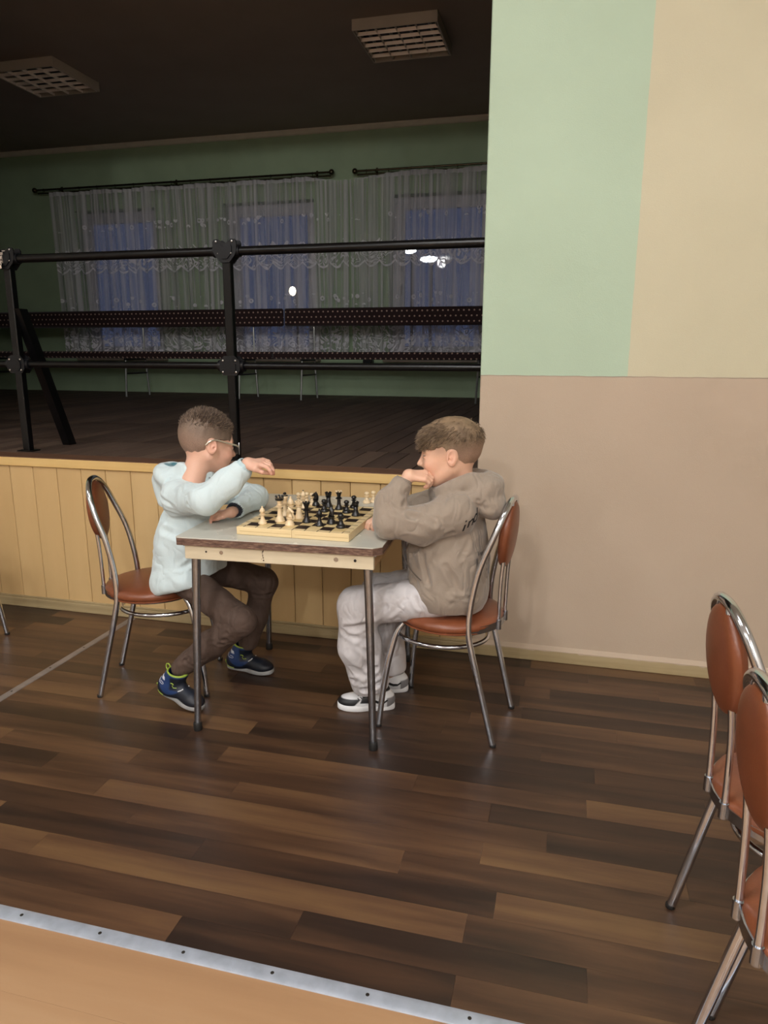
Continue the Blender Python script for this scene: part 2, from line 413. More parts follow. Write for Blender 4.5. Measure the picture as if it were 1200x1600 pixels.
while x < OPEN_X-.02:
    wd = min(bw, OPEN_X-x)
    if wd > .05:
        key = MB(); key.box((.0015, 0, .04), (wd-.0015, .03, .815), b=.0025)
        if abs(wd-bw) < 1e-6 and bmesh_ is not None:
            o = bpy.data.objects.new('board', bmesh_); link(o, stage_front)
        else:
            o = key.build('board', board_mat, stage_front)
            if abs(wd-bw) < 1e-6: bmesh_ = o.data
        o.location = (x, WALL_Y, 0)
    x += bw
m = MB(); m.box((-5.6, WALL_Y-.014, .800), (OPEN_X, WALL_Y+.04, .847), b=.003); m.build('top_trim', trim_mat, stage_front)
m = MB(); m.box((-5.6, WALL_Y-.012, 0), (OPEN_X, WALL_Y+.02, .052), b=.003); m.box((-5.6, WALL_Y-.006, .052), (OPEN_X, WALL_Y+.02, .064), b=.002); m.build('bottom_trim', base_mat, stage_front)
m = MB(); m.box((OPEN_X+.001, WALL_Y-.014, 0), (HX1, WALL_Y+.01, .058), b=.003)
struct('baseboard_right', m, base_mat)
# ragged paint edge lapping over the baseboard
V = []; F = []; rnd = random.Random(4); xx = OPEN_X+.002; k = 0
while xx < HX1-.01:
    V += [(xx, WALL_Y-.0006, .075), (xx, WALL_Y-.0152, .0575), (xx, WALL_Y-.0152, .0555-abs(rnd.gauss(0, .0035)))]
    if k: F += [((k-1)*3, k*3, k*3+1, (k-1)*3+1), ((k-1)*3+1, k*3+1, k*3+2, (k-1)*3+2)]
    k += 1; xx += rnd.uniform(.008, .05)
tag(mesh_obj('trim_2', V, F, wall_mat), kind='structure')
m = MB(); m.box((-9.3, WALL_Y+.03, STAGE_Z-.04), (2.1, BACK_Y, STAGE_Z-.013)); stage = struct('floor_stage', m, mat_plain('stage_under', (24, 18, 15), rough=.9))
m = MB(); m.box((-5.6, WALL_Y-.012, STAGE_Z-.0125), (OPEN_X, WALL_Y+.128, STAGE_Z), b=.002); m.build('edge_board', edge_mat, stage)
def stage_rows(y0, y1, x0, x1, wd, off):
    mb = MB(); mb.box((0, 0, -.012), (wd-.005, y1-y0-.005, 0), b=.0012)
    o0 = None; x = x0+off
    while x < x1:
        if o0 is None: o0 = mb.build('stage_plank', stage_mat, stage); o = o0
        else: o = bpy.data.objects.new('stage_plank', o0.data); link(o, stage)
        o.location = (x, y0, STAGE_Z-random.random()*.0008); x += wd
random.seed(2)
stage_rows(3.285, 3.84, -5.6, OPEN_X, .125, .02)
stage_rows(3.84, 4.93, -5.6, .1, .125, .07)
stage_rows(4.93, 6.85, -7.3, .9, .125, .03)
stage_rows(6.85, BACK_Y, -9.2, .9, .14, .0)

# windows -----------------------------------------------------------
pvc = mat_plain('white_pvc', (196, 196, 204), rough=.35, var=.03)
def mat_glass():
    m, nt, b = mat_new('window_glass')
    tr = N(nt, 'ShaderNodeBsdfTransparent'); gl = N(nt, 'ShaderNodeBsdfGlossy', i_Roughness=.02)
    fr = N(nt, 'ShaderNodeFresnel', i_IOR=1.5); mx = N(nt, 'ShaderNodeMixShader')
    nt.links.new(fr.outputs[0], mx.inputs[0]); nt.links.new(tr.outputs[0], mx.inputs[1]); nt.links.new(gl.outputs[0], mx.inputs[2])
    nt.links.new(mx.outputs[0], nt.nodes['Material Output'].inputs[0]); nt.nodes.remove(b); return m
glass = mat_glass()
sill_mat = mat_plain('sill_stone', (150, 138, 122), rough=.5, var=.15, vscale=10)
def frame_box(mb, x0, x1, z0, z1, y0, y1, t, b=.004):
    mb.box((x0, y0, z0), (x1, y1, z0+t), b=b); mb.box((x0, y0, z1-t), (x1, y1, z1), b=b)
    mb.box((x0, y0, z0+t), (x0+t, y1, z1-t), b=b); mb.box((x1-t, y0, z0+t), (x1, y1, z1-t), b=b)
for n, (a, b_) in enumerate(WINS):
    root = MB(); frame_box(root, a, b_, WZ0+.02, WZ1, BACK_Y+.17, BACK_Y+.24, .075)
    wo = root.build('window_%d' % (n+1), pvc); tag(wo, kind='structure')
    s_ = MB(); frame_box(s_, a+.07, b_-.07, WZ0+.09, WZ1-.07, BACK_Y+.155, BACK_Y+.225, .075); sash = s_.build('sash', pvc, wo)
    g = MB(); g.box((a+.14, BACK_Y+.185, WZ0+.16), (b_-.14, BACK_Y+.191, WZ1-.14)); g.build('pane', glass, sash)
    h = MB(); h.box((a+.10, BACK_Y+.145, 2.15), (a+.125, BACK_Y+.156, 2.22), b=.003); h.tube([(a+.112, BACK_Y+.146, 2.19), (a+.112, BACK_Y+.125, 2.19), (a+.112, BACK_Y+.12, 2.09)], .008, 8); h.build('handle', pvc, sash, True)
    s2 = MB(); s2.box((a-.06, BACK_Y-.12, WZ0-.03), (b_+.06, BACK_Y+.17, WZ0+.002), b=.006); s2.build('window_sill', sill_mat, wo)

# curtains -----------------------------------------------------------
def mat_lace():
    m, nt, b = mat_new('white_lace')
    uv = N(nt, 'ShaderNodeUVMap'); sx = nt.nodes.new('ShaderNodeSeparateXYZ'); nt.links.new(uv.outputs[0], sx.inputs[0])
    u, v = sx.outputs[0], sx.outputs[1]      # metres along the cloth, metres above the stage
    def math_(op, a, b2=None, c=None):
        n = N(nt, 'ShaderNodeMath', operation=op)
        for i, q in enumerate((a, b2, c)):
            if q is None: continue
            if isinstance(q, (int, float)): n.inputs[i].default_value = q
            else: nt.links.new(q, n.inputs[i])
        return n.outputs[0]
    # scrolls: contour lines of a distorted noise
    ns = N(nt, 'ShaderNodeTexNoise', i_Scale=5.5, i_Detail=1.0, i_Distortion=1.8); nt.links.new(uv.outputs[0], ns.inputs[0])
    sc1 = math_('ABSOLUTE', math_('SUBTRACT', math_('FRACT', math_('MULTIPLY', ns.outputs[0], 5.0)), .5))
    scroll = math_('LESS_THAN', sc1, .17)
    vo = N(nt, 'ShaderNodeTexVoronoi', i_Scale=10.0); nt.links.new(uv.outputs[0], vo.inputs[0])
    flower = math_('MULTIPLY', math_('LESS_THAN', vo.outputs['Distance'], .30), math_('GREATER_THAN', vo.outputs['Distance'], .12))
    def band(z, half, wav=0.0):
        zz = math_('ADD', v, math_('MULTIPLY', math_('ABSOLUTE', math_('SINE', math_('MULTIPLY', u, 14.0))), wav)) if wav else v
        return math_('LESS_THAN', math_('ABSOLUTE', math_('SUBTRACT', zz, z)), half)
    b1 = band(2.60, .13, .07); b2 = band(2.98, .05); b3 = band(2.03, .07); b4 = band(1.50, .27)
    edge = band(2.475, .012, .07)
    pat = math_('MAXIMUM', math_('MULTIPLY', scroll, math_('MAXIMUM', b1, b4)), math_('MULTIPLY', flower, math_('MAXIMUM', b2, math_('MAXIMUM', b3, b4))))
    pat = math_('MAXIMUM', pat, edge)
    stripe = N(nt, 'ShaderNodeTexNoise', i_Scale=1.0, i_Detail=2.0)
    mp = nt.nodes.new('ShaderNodeMapping'); mp.inputs['Scale'].default_value = (17, .35, 1); nt.links.new(uv.outputs[0], mp.inputs[0]); nt.links.new(mp.outputs[0], stripe.inputs[0])
    st = ramp(nt, [(.40, (.14, .14, .14, 1)), (.62, (.66, .66, .66, 1))], stripe.outputs[0])
    top = math_('GREATER_THAN', v, 3.39)
    al = math_('MAXIMUM', math_('MAXIMUM', st.outputs[0], math_('MULTIPLY', pat, .9)), math_('MULTIPLY', top, .6))
    tr = N(nt, 'ShaderNodeBsdfTransparent'); df = N(nt, 'ShaderNodeBsdfDiffuse'); df.inputs[0].default_value = S((240, 238, 246))
    tl = N(nt, 'ShaderNodeBsdfTranslucent'); tl.inputs[0].default_value = S((240, 238, 246))
    m1 = N(nt, 'ShaderNodeMixShader'); m1.inputs[0].default_value = .15; nt.links.new(df.outputs[0], m1.inputs[1]); nt.links.new(tl.outputs[0], m1.inputs[2])
    m2 = N(nt, 'ShaderNodeMixShader'); nt.links.new(al, m2.inputs[0]); nt.links.new(tr.outputs[0], m2.inputs[1]); nt.links.new(m1.outputs[0], m2.inputs[2])
    nt.links.new(m2.outputs[0], nt.nodes['Material Output'].inputs[0]); nt.nodes.remove(b); return m
lace = mat_lace()
def curtain(label, x0, x1, z0, ztop, seed, y=8.655):
    rnd = random.Random(seed); n = int((x1-x0)/.011); ph = [rnd.uniform(0, 6.28) for _ in range(4)]
    ROW = 14; V = []; UV = []; u = 0; lx = x0; ly = 0
    for i in range(n+1):
        x = x0+(x1-x0)*i/n; s_ = x-x0
        w1 = math.sin(s_*38+1.5*math.sin(s_*5+ph[0])+ph[1]); w2 = math.sin(s_*90+2*math.sin(s_*11+ph[2]))
        u += math.hypot(x-lx, .026*w1-ly)*1.0; ly = .026*w1; lx = x
        for j in range(ROW+1):
            t = j/ROW; z = ztop(x)+(z0-ztop(x))*t
            yy = y + w1*(.016+.022*t) + w2*(.008*(1-t)+.002) + .02*math.sin(s_*3+ph[3])*t
            V.append((x + .02*t*math.sin(s_*7+ph[0]), yy, z)); UV.append((u, z))
    F = [(i*(ROW+1)+j, (i+1)*(ROW+1)+j, (i+1)*(ROW+1)+j+1, i*(ROW+1)+j+1) for i in range(n) for j in range(ROW)]
    o = mesh_obj('lace_curtain', V, F, lace, smooth=True)
    l = o.data.uv_layers.new(name='UVMap'); idx = np.empty(len(o.data.loops), dtype=np.int32); o.data.loops.foreach_get('vertex_index', idx)
    l.data.foreach_set('uv', np.array(UV, dtype=np.float32)[idx].ravel())
    tag(o, label, 'curtain'); return o
top1 = lambda x: 3.435 + .008*math.sin((x+6.9)*9) - (.06*max(0, (x+3.2))/.55 if x > -3.2 else 0)
top2 = lambda x: 3.44 + .010*math.sin((x+2.7)*8+1) - (.075*max(0, (-2.2-x))/.5 if x < -2.2 else 0)
curtain('sheer white lace curtain hanging from the longer rod over two windows', -6.80, -2.66, 1.36, top1, 1)
curtain('sheer white lace curtain on the shorter rod, next to the wall corner', -2.652, .2, 1.36, top2, 7)
rod_mat = mat_plain('dark_brass', (92, 84, 66), rough=.25, metal=.9, var=.2, vscale=20)
def rod(label, x0, x1, z, vis_ring, brs):
    r = empty('curtain_rod', (x0, 8.68, z), label, 'curtain rod')
    for k, (dz, dy, rr) in enumerate([(0, 0, .013), (-.035, .035, .009)]):
        q = MB(); q.tube([(0, dy, dz), (x1-x0, dy, dz)], rr, 10); q.build('pole', rod_mat, r, True)
    for xe in (0, x1-x0):
        q = MB(); q.sphere((0, 0, 0), .034, 14); q.lathe([(.018, -.004), (.018, .004)], 10); o = q.build('finial', rod_mat, r, True); o.location = (xe+(-.02 if xe == 0 else .02), 0, 0)
    ring = None; xq = .12
    while xq < x1-x0-.05:
        if ring is None:
            q = MB(); q.tube([(0, .018*math.cos(a), .018*math.sin(a)-.004) for a in [i*math.pi/6 for i in range(12)]], .0028, 6, closed=True); q.tube([(0, 0, -.021), (0, 0, -.043)], .002, 6); ring = q.build('ring', rod_mat, r, True); o = ring
        else: o = ring.copy(); COL.objects.link(o)
        o.location = (xq, 0, 0); xq += .27
    for xb in brs:
        q = MB(); q.tube([(0, 0, 0), (0, .12, -.0)], .008, 8); q.lathe([(.03, 0), (.03, .004)], 12); q.box((-.012, .105, -.05), (.012, .12, .05), b=.002); o = q.build('bracket', rod_mat, r, True); o.location = (xb-x0, 0, 0)
rod('long dark curtain rod with ball ends above the two left windows', -7.02, -2.90, 3.482, .2, [-6.7, -5.0, -3.1])
rod('dark curtain rod with a ball end above the window by the wall corner', -2.57, .5, 3.475, .2, [-2.35, -.2])

# glowing bodies added beyond the windows, stand-ins for lamp reflections in the panes -------------------------------------
def pane_glow(label, x, y, z, c, s, w_=.22, h_=.07):
    r = empty('pane_glow', (x, y, -.5), label, 'glow stand-in')
    q = MB(); q.tube([(0, .35, 0), (0, .35, z+.5)], .04, 8); q.tube([(0, .35, z+.45), (0, 0, z+.52)], .03, 8); q.build('post', black_iron, r, True)  # pole made up to carry the glowing body
    q = MB(); q.sphere((0, 0, z+.5), .5, 12, sc_=(w_, w_*.6, h_)); q.build('glow_body', mat_emit('spot_glow', c, s), r, True)
pane_glow('warm bright glow outside the middle window, standing in for a reflected lamp', -7.865, 20, 3.09, (1, .86, .62, 1), 5, .22, .26)
pane_glow('cold white glow standing in for a reflected lamp high in the right window, left one', -3.98, 18, 3.816, (.85, .92, 1, 1), 5, .34, .13)
pane_glow('cold white glow standing in for a reflected lamp in the right window, lower and nearer', -3.50, 18, 3.609, (.85, .92, 1, 1), 5, .44, .15)

# ------------------------------------------------------------------ ceiling fixtures
housing_mat = mat_plain('fixture_housing', (176, 164, 150), rough=.5, var=.04)
louvre_mat = mat_plain('fixture_louvre', (250, 240, 232), rough=.3, metal=.1, var=.05)
dark_refl = mat_plain('reflector_painted_dark', (22, 20, 19), rough=.5, metal=0)  # dark colour stands in for the mirror's dark reflection between the blades
tube_glass = mat_plain('lamp_tube_off', (120, 118, 112), rough=.3)
tube_on = mat_emit('lamp_tube_on', LAMP_COLOR+(1,), 9)
def fixture(x, y, lit, label, wx=.70, wy=.68, cz=CEIL, t=.085):
    r = empty('louvre_light', (x, y, cz), label, 'ceiling light', 'ceiling lights of the hall behind the viewer' if lit else None)
    q = MB(); h = .0; z0, z1 = -t, -.001
    q.box((-wx/2, -wy/2, z0), (wx/2, -wy/2+.012, z1), b=.002); q.box((-wx/2, wy/2-.012, z0), (wx/2, wy/2, z1), b=.002)
    q.box((-wx/2, -wy/2+.012, z0), (-wx/2+.012, wy/2-.012, z1), b=.002); q.box((wx/2-.012, -wy/2+.012, z0), (wx/2, wy/2-.012, z1), b=.002)
    q.build('housing', housing_mat, r); q = MB(); q.box((-wx/2+.012, -wy/2+.012, -.010), (wx/2-.012, wy/2-.012, -.001)); q.build('reflector', dark_refl, r)
    for k in range(4):
        xx = -wx/2+.09+k*(wx-.18)/3
        if k == 0: tb = MB(); tb.tube([(0, -wy/2+.02, -.035), (0, wy/2-.02, -.035)], .013, 10); o = tb.build('lamp_tube', tube_on if lit else tube_glass, r, True); t0 = o
        else: o = t0.copy(); COL.objects.link(o)
        o.location = (xx, 0, 0)
    # cross blades: slanted faces across, thin fins along
    nb = 5; b0 = None
    for k in range(1, nb+1):
        yy = -wy/2+k*wy/(nb+1)
        if b0 is None:
            q = MB(); q.prism([(-.014, -.060), (-.001, -.083), (.008, -.060), (.006, -.060), (-.001, -.079), (-.011, -.060)], 0, -wx/2+.013, wx/2-.013); b0 = q.build('blade', louvre_mat, r); o = b0
        else: o = b0.copy(); COL.objects.link(o)
        o.location = (0, yy, 0)
    f0 = None
    for k in range(0, 5):
        xx = -wx/2+.022+k*(wx-.044)/4
        if f0 is None:
            q = MB(); q.prism([(-.004, -.062), (0, -.084), (.004, -.062), (.0025, -.062), (0, -.080), (-.0025, -.062)], 1, -wy/2+.013, wy/2-.013); f0 = q.build('fin', louvre_mat, r); o = f0
        else: o = f0.copy(); COL.objects.link(o)
        o.location = (xx, 0, 0)
    return r
fixture(-1.505, 6.49, False, 'unlit square louvre ceiling light above the stage, beside the green wall corner')
fixture(-5.04, 6.52, False, 'unlit square louvre ceiling light over the far left of the stage')
for i, (lx, ly, e, e2) in enumerate(HALL_LAMPS):
    r = empty('hall_light', (lx, ly, CEIL), 'lit square ceiling light of the hall, behind the viewer', 'ceiling light', 'ceiling lights of the hall behind the viewer')
    q = MB(); q.box((-.34, -.34, -.075), (.34, -.325, -.001)); q.box((-.34, .325, -.075), (.34, .34, -.001)); q.box((-.34, -.325, -.075), (-.325, .325, -.001)); q.box((.325, -.325, -.075), (.34, .325, -.001)); q.box((-.325, -.325, -.012), (.325, .325, -.001))
    q.build('housing', housing_mat, r)
    q = MB(); q.box((-.323, -.323, -.05), (.323, .323, -.046)); q.build('diffuser', mat_emit('diffuser_glow', LAMP_COLOR+(1,), 4), r)
    ld = bpy.data.lights.new('hall_lamp', 'AREA'); ld.shape = 'SQUARE'; ld.size = .62; ld.energy = e; ld.color = LAMP_COLOR
    lo = bpy.data.objects.new('hall_lamp', ld); COL.objects.link(lo); lo.location = (lx, ly, CEIL-.085)
    if e2:      # added point light below the fixture, to throw more light into the stage
        ld = bpy.data.lights.new('stage_fill', 'POINT'); ld.shadow_soft_size = .12; ld.energy = e2; ld.color = LAMP_COLOR
        lo = bpy.data.objects.new('stage_fill', ld); COL.objects.link(lo); lo.location = (lx, ly, CEIL-.20)

# ------------------------------------------------------------------ stage railing
rail = empty('stage_railing', (-1.66, 3.35, STAGE_Z), 'black metal railing with two posts along the front of the stage', 'railing')
RX, RY, RZ = -1.66, 3.35, STAGE_Z
def rbox(name, lo, hi, mt, b=.003):
    q = MB(); q.box(tuple(l-c for l, c in zip(lo, (RX, RY, RZ))), tuple(l-c for l, c in zip(hi, (RX, RY, RZ))), b=b); return q.build(name, mt, rail)
P1, P2 = -2.925, -1.652
TOPZ, LOWZ = 1.875, 1.328
for px_ in (P1, P2):
    q = MB(); lo = px_-RX
    q.box((lo-.021, -.021, 0), (lo+.021, .021, TOPZ-RZ-.02), b=.004)
    q.box((lo-.05, -.035, 0), (lo+.05, .035, .006), b=.002)
    q.build('post', black_paint, rail)
for zz, nm in ((TOPZ, 'top_rail'), (LOWZ, 'lower_rail')):
    rr = .0215 if zz == TOPZ else .0175
    for a, b_ in ((-3.89, P1-.04), (P1-.04, P2-.03), (P2-.03, OPEN_X-.002+.25)):
        q = MB(); q.tube([(a-RX, 0, zz-RZ), (b_-RX, 0, zz-RZ)], rr, 14); q.build(nm, black_paint, rail, True)
def clamp(cx, cz, top):
    pts = []
    if top:
        ol = [(-.062, .040), (-.055, .052), (-.035, .054), (-.022, .045), (-.008, .034), (.008, .034), (.022, .045), (.035, .054), (.055, .052), (.062, .040), (.062, 0), (.052, -.022), (.022, -.055), (-.022, -.055), (-.052, -.022), (-.062, 0)]
        bl = [(-.033, -.012), (.033, -.012), (-.042, .042), (.042, .042)]
    else:
        ol = [(-.055, .022), (-.03, .048), (.03, .048), (.055, .022), (.055, -.022), (.035, -.048), (-.035, -.048), (-.055, -.022)]
        bl = [(-.034, .026), (.034, .026), (-.036, -.030), (.036, -.030)]
    for s_, nm in ((-1, 'clamp'), (1, 'clamp')):
        q = MB(); q.prism([(cx-RX+a, cz-RZ+b_) for a, b_ in ol], 1, s_*.026-.004, s_*.026+.004)
        if s_ < 0:
            q.prism([(cx-RX+a*.62, cz-RZ+b_*.62-.004) for a, b_ in ol], 1, s_*.026-.010, s_*.026-.003)
        o = q.build(nm, black_iron, rail)
        if s_ < 0:
            for a, b_ in bl:
                k = MB(); k.sphere((cx-RX+a, -.033, cz-RZ+b_), .0055, 8, sc_=(1, .6, 1)); k.build('bolt', bolt_mat, o, True)
    k = MB(); k.tube([(cx-RX-.07, 0, cz-RZ), (cx-RX+.07, 0, cz-RZ)], .028, 14); k.build('sleeve', black_iron, rail, True)
for px_ in (P1, P2):
    clamp(px_, TOPZ, True); clamp(px_, LOWZ, False)
# slanting brace from the left post down to the stage floor
q = MB()
a = Vector((P1+.03-RX, .01, 1.62-RZ)); b_ = Vector((P1+.035-RX, .30, .001))
V = []
for p in (a, b_):
    for dx, dz in ((-.004, -.0), (.004, 0)):
        for dy in (-.03, .03): V.append((p.x+(dx*6), p.y+dy, p.z))
q.add(V, [(0, 1, 3, 2), (4, 6, 7, 5), (0, 4, 5, 1), (2, 3, 7, 6), (0, 2, 6, 4), (1, 5, 7, 3)]); q.build('brace', black_paint, rail)
# white wrapping on the left top clamp
q = MB(); rnd = random.Random(8)
V = []; F = []
for i in range(9):
    for j in range(9):
        V.append((P1-RX-.095+.0115*i, -.042-.008*rnd.random()-.008*math.sin(i*1.1)*math.cos(j*.9), TOPZ-RZ-.055+.0135*j+.004*rnd.random()))
F = [(i*9+j, (i+1)*9+j, (i+1)*9+j+1, i*9+j+1) for i in range(8) for j in range(8)]
wm, nt, bb = mat_new('marbled_paper')
vn = N(nt, 'ShaderNodeTexNoise', i_Scale=55.0, i_Detail=2.0, i_Distortion=1.5); nt.links.new(coords(nt), vn.inputs[0])
nt.links.new(ramp(nt, [(.44, S((46, 40, 36))), (.5, S((205, 190, 178)))], vn.outputs[0]).outputs[0], bb.inputs['Base Color'])
q.add(V, F); q.tube([(P1-RX-.10, -.0, TOPZ-RZ), (P1-RX-.003, -.0, TOPZ-RZ)], .045, 12); o = q.build('wrapped_cover', wm, rail)
o['label'] = 'pale torn marbled wrapping'
for p in rail.children: pass
k = MB(); k.tube([(P2-RX+.024, -.012, .03), (P2-RX+.028, -.018, .06), (P2-RX+.024, -.012, .09)], .004, 8); k.build('hook', bolt_mat, rail, True)

# ------------------------------------------------------------------ benches on the stage
m_, nt, bb = mat_new('dotted_upholstery')
geo = nt.nodes.new('ShaderNodeNewGeometry'); mp = nt.nodes.new('ShaderNodeMapping'); mp.inputs['Scale'].default_value = (17, 0, 17); nt.links.new(geo.outputs['Position'], mp.inputs[0])
sx = nt.nodes.new('ShaderNodeSeparateXYZ'); nt.links.new(mp.outputs[0], sx.inputs[0])
def mth(op, a, b2=None, c=None):
    n = N(nt, 'ShaderNodeMath', operation=op)
    for i, q in enumerate((a, b2, c)):
        if q is None: continue
        if isinstance(q, (int, float)): n.inputs[i].default_value = q
        else: nt.links.new(q, n.inputs[i])
    return n.outputs[0]
row = mth('FLOOR', sx.outputs[2]); sh = mth('MULTIPLY', mth('MODULO', row, 2.0), .5)
fx = mth('SUBTRACT', mth('FRACT', mth('ADD', sx.outputs[0], sh)), .5); fz = mth('SUBTRACT', mth('FRACT', sx.outputs[2]), .5)
dd = mth('SQRT', mth('ADD', mth('MULTIPLY', fx, fx), mth('MULTIPLY', fz, fz)))
dot = mth('LESS_THAN', dd, .16)
mx = N(nt, 'ShaderNodeMix', data_type='RGBA'); mx.inputs[6].default_value = S((40, 16, 18)); mx.inputs[7].default_value = S((190, 160, 145)); nt.links.new(dot, mx.inputs[0])
nt.links.new(mx.outputs[2], bb.inputs['Base Color']); bb.inputs['Roughness'].default_value = .85; bb.inputs['Sheen Weight'].default_value = .2
dots = m_
grey_tube = mat_plain('grey_tube', (150, 152, 150), rough=.35, metal=.6, var=.1)
def bench(label, x0, x1, legs):
    r = empty('upholstered_bench', ((x0+x1)/2, 7.98, STAGE_Z), label, 'bench', 'dark dotted benches on the stage'); cx = (x0+x1)/2
    q = MB(); q.box((x0-cx, -.235, .46), (x1-cx, .20, .545), b=.018); q.build('seat', dots, r, True)
    q = MB(); q.box((x0-cx, .155, .80+.04), (x1-cx, .205, 1.045), b=.018); q.build('backrest', dots, r, True)
    for lx in legs:
        q = MB(); X = lx-cx
        q.tube([(X-.02, -.21, 0), (X, -.20, .45)], .012, 8); q.build('leg', grey_tube, r, True)
        q = MB(); q.tube([(X+.02, .24, 0), (X, .215, .5), (X, .22, 1.0)], .012, 8); q.build('leg', grey_tube, r, True)
        q = MB(); q.tube([(X-.012, -.205, .28), (X+.01, .23, .28)], .010, 8); q.build('stretcher', black_iron, r, True)
        q = MB(); q.box((X-.015, -.22, .44), (X+.015, .22, .462), b=.003); q.build('seat_bracket', black_iron, r)
    return r
bench('long dark red bench with fine dots below the two left windows', -7.55, -3.33, (-7.2, -5.25, -3.74))
bench('dark red dotted bench under the right window, ending behind the wall', -3.315, -.55, (-2.965, -.95))
bench('dark red bench at the far left end of the stage, partly cut off', -9.25, -7.58, (-9.0, -7.95))
q = MB(); q.box((-2.51, 8.70, 1.19), (-2.39, 8.795, 1.30), b=.006); q.box((-2.48, 8.69, 1.22), (-2.42, 8.70, 1.27), b=.002)
tag(q.build('socket_box', black_iron), 'small black box fixed to the green wall under the right bench', 'box')

# ------------------------------------------------------------------ chairs
def make_chair():
    r = empty('bistro_chair', (0, 0, 0))
    # seat
    prof = [(.02, .412), (.16, .411), (.186, .416), (.198, .428), (.200, .440), (.194, .452), (.17, .460), (.10, .464), (.01, .465)]
    q = MB(); q.lathe(prof, 40); o = q.build('seat', vinyl, r, True, angle=60)
    for v in o.data.vertices:
        v.co.x *= 1.0; v.co.z -= .006*max(0, (v.co.x+.05))/.2*0
    q = MB(); q.tube([(.1945*math.cos(t), .1945*math.sin(t), .4195) for t in [i*math.pi/24 for i in range(48)]], .0035, 6, closed=True); q.build('piping', vinyl, o, True)
    # rear legs run up into the arch that frames the back
    L = [(-.215, .155, 0), (-.165, .158, .20), (-.125, .160, .36), (-.112, .158, .44), (-.118, .150, .54), (-.142, .142, .66), (-.178, .128, .76), (-.205, .098, .84), (-.218, .05, .882), (-.221, 0, .892)]
    pts = L+[(x, -y, z) for x, y, z in reversed(L[:-1])]
    q = MB(); q.tube(smooth_path(pts, 5), .0115, 12); q.build('back_arch', chrome, r, True)
    for s_ in (-1, 1):
        q = MB(); q.tube(smooth_path([(.225, s_*.178, 0), (.205, s_*.160, .2), (.175, s_*.135, .36), (.150, s_*.118, .41)], 5), .0115, 12); q.build('leg', chrome, r, True)
        q = MB(); q.tube(smooth_path([(-.196, s_*.050, .432), (-.196, s_*.052, .50), (-.200, s_*.052, .62), (-.214, s_*.046, .76), (-.222, s_*.030, .865), (-.221, s_*.022, .888)], 5), .0075, 10); q.build('back_rod', chrome, r, True)
        for p in ((-.215, s_*.155, 0), (.225, s_*.178, 0)):
            q = MB(); q.lathe([(.0118, 0), (.0124, .002), (.0124, .010), (.0117, .011)], 12, c=p); q.build('foot_cap', rubber, r, True)
    # hoop stretcher
    q = MB(); q.tube([(.035+.172*math.cos(t)*1.03, .152*math.sin(t), .350) for t in [i*math.pi/24 for i in range(48)]], .0085, 10, closed=True); o = q.build('hoop', chrome, r, True)
    # flat bent bracket behind the seat
    V = []; F = []; n = 16
    for i in range(n+1):
        a = math.pi-1.0+2.0*i/n; rr = .204
        x, y = rr*math.cos(a)*.97, rr*math.sin(a)*.93
        d = (math.cos(a)*.004, math.sin(a)*.004)
        V += [(x, y, .418), (x+d[0], y+d[1], .418), (x+d[0], y+d[1], .444), (x, y, .444)]
        if i:
            b_ = (i-1)*4; c = i*4
            for k in range(4): F.append((b_+k, b_+(k+1) % 4, c+(k+1) % 4, c+k))
    F += [(0, 1, 2, 3), tuple(n*4+k for k in (3, 2, 1, 0))]
    q = MB(); q.add(V, F)
    for s_ in (-1, 1): q.tube([(-.196, s_*.050, .414), (-.196, s_*.050, .45)], .0105, 10)
    q.build('seat_bracket', steel, r, True)
    # frame ring under the seat
    q = MB(); q.tube([(.165*math.cos(t), .15*math.sin(t), .405) for t in [i*math.pi/16 for i in range(32)]], .008, 8, closed=True); q.build('seat_frame', steel, r, True)
    # oval pad
    q = MB(); q.sphere((0, 0, 0), 1, 28, sc_=(.026, .092, .122)); o = q.build('backrest_pad', vinyl, r, True)
    for v in o.data.vertices:      # flatter faces, fuller rim
        s_ = v.co.x/.026; v.co.x = .026*math.copysign(abs(s_)**.6, s_) if abs(s_) > 1e-4 else 0
    o.location = (-.208, 0, .762); o.rotation_euler = (0, -.10, 0)
    return r
chair0 = make_chair()
def place_chair(x, y, rz, label, first=False, group='brown and chrome bistro chairs'):
    c = chair0 if first else copy_tree(chair0)
    c.location = (x, y, 0); c.rotation_euler = (0, 0, rz); tag(c, label, 'chair', group); return c
place_chair(-1.655, 2.54, math.radians(18.5), 'brown vinyl chrome chair on which the boy in the pale blue hoodie sits', True)
place_chair(-.385, 2.535, math.radians(180-8), 'brown vinyl chrome chair under the boy in the taupe hoodie')
place_chair(.565, 1.575, math.radians(7.7), 'empty brown vinyl chair at the right edge, the farther one by the wall')
place_chair(.545, 1.17, math.radians(5), 'empty brown vinyl chair in the bottom right corner, nearest the viewer')
place_chair(-2.90, 2.60, math.radians(2), 'chair cut off at the left edge, only one chrome leg showing by the stage')

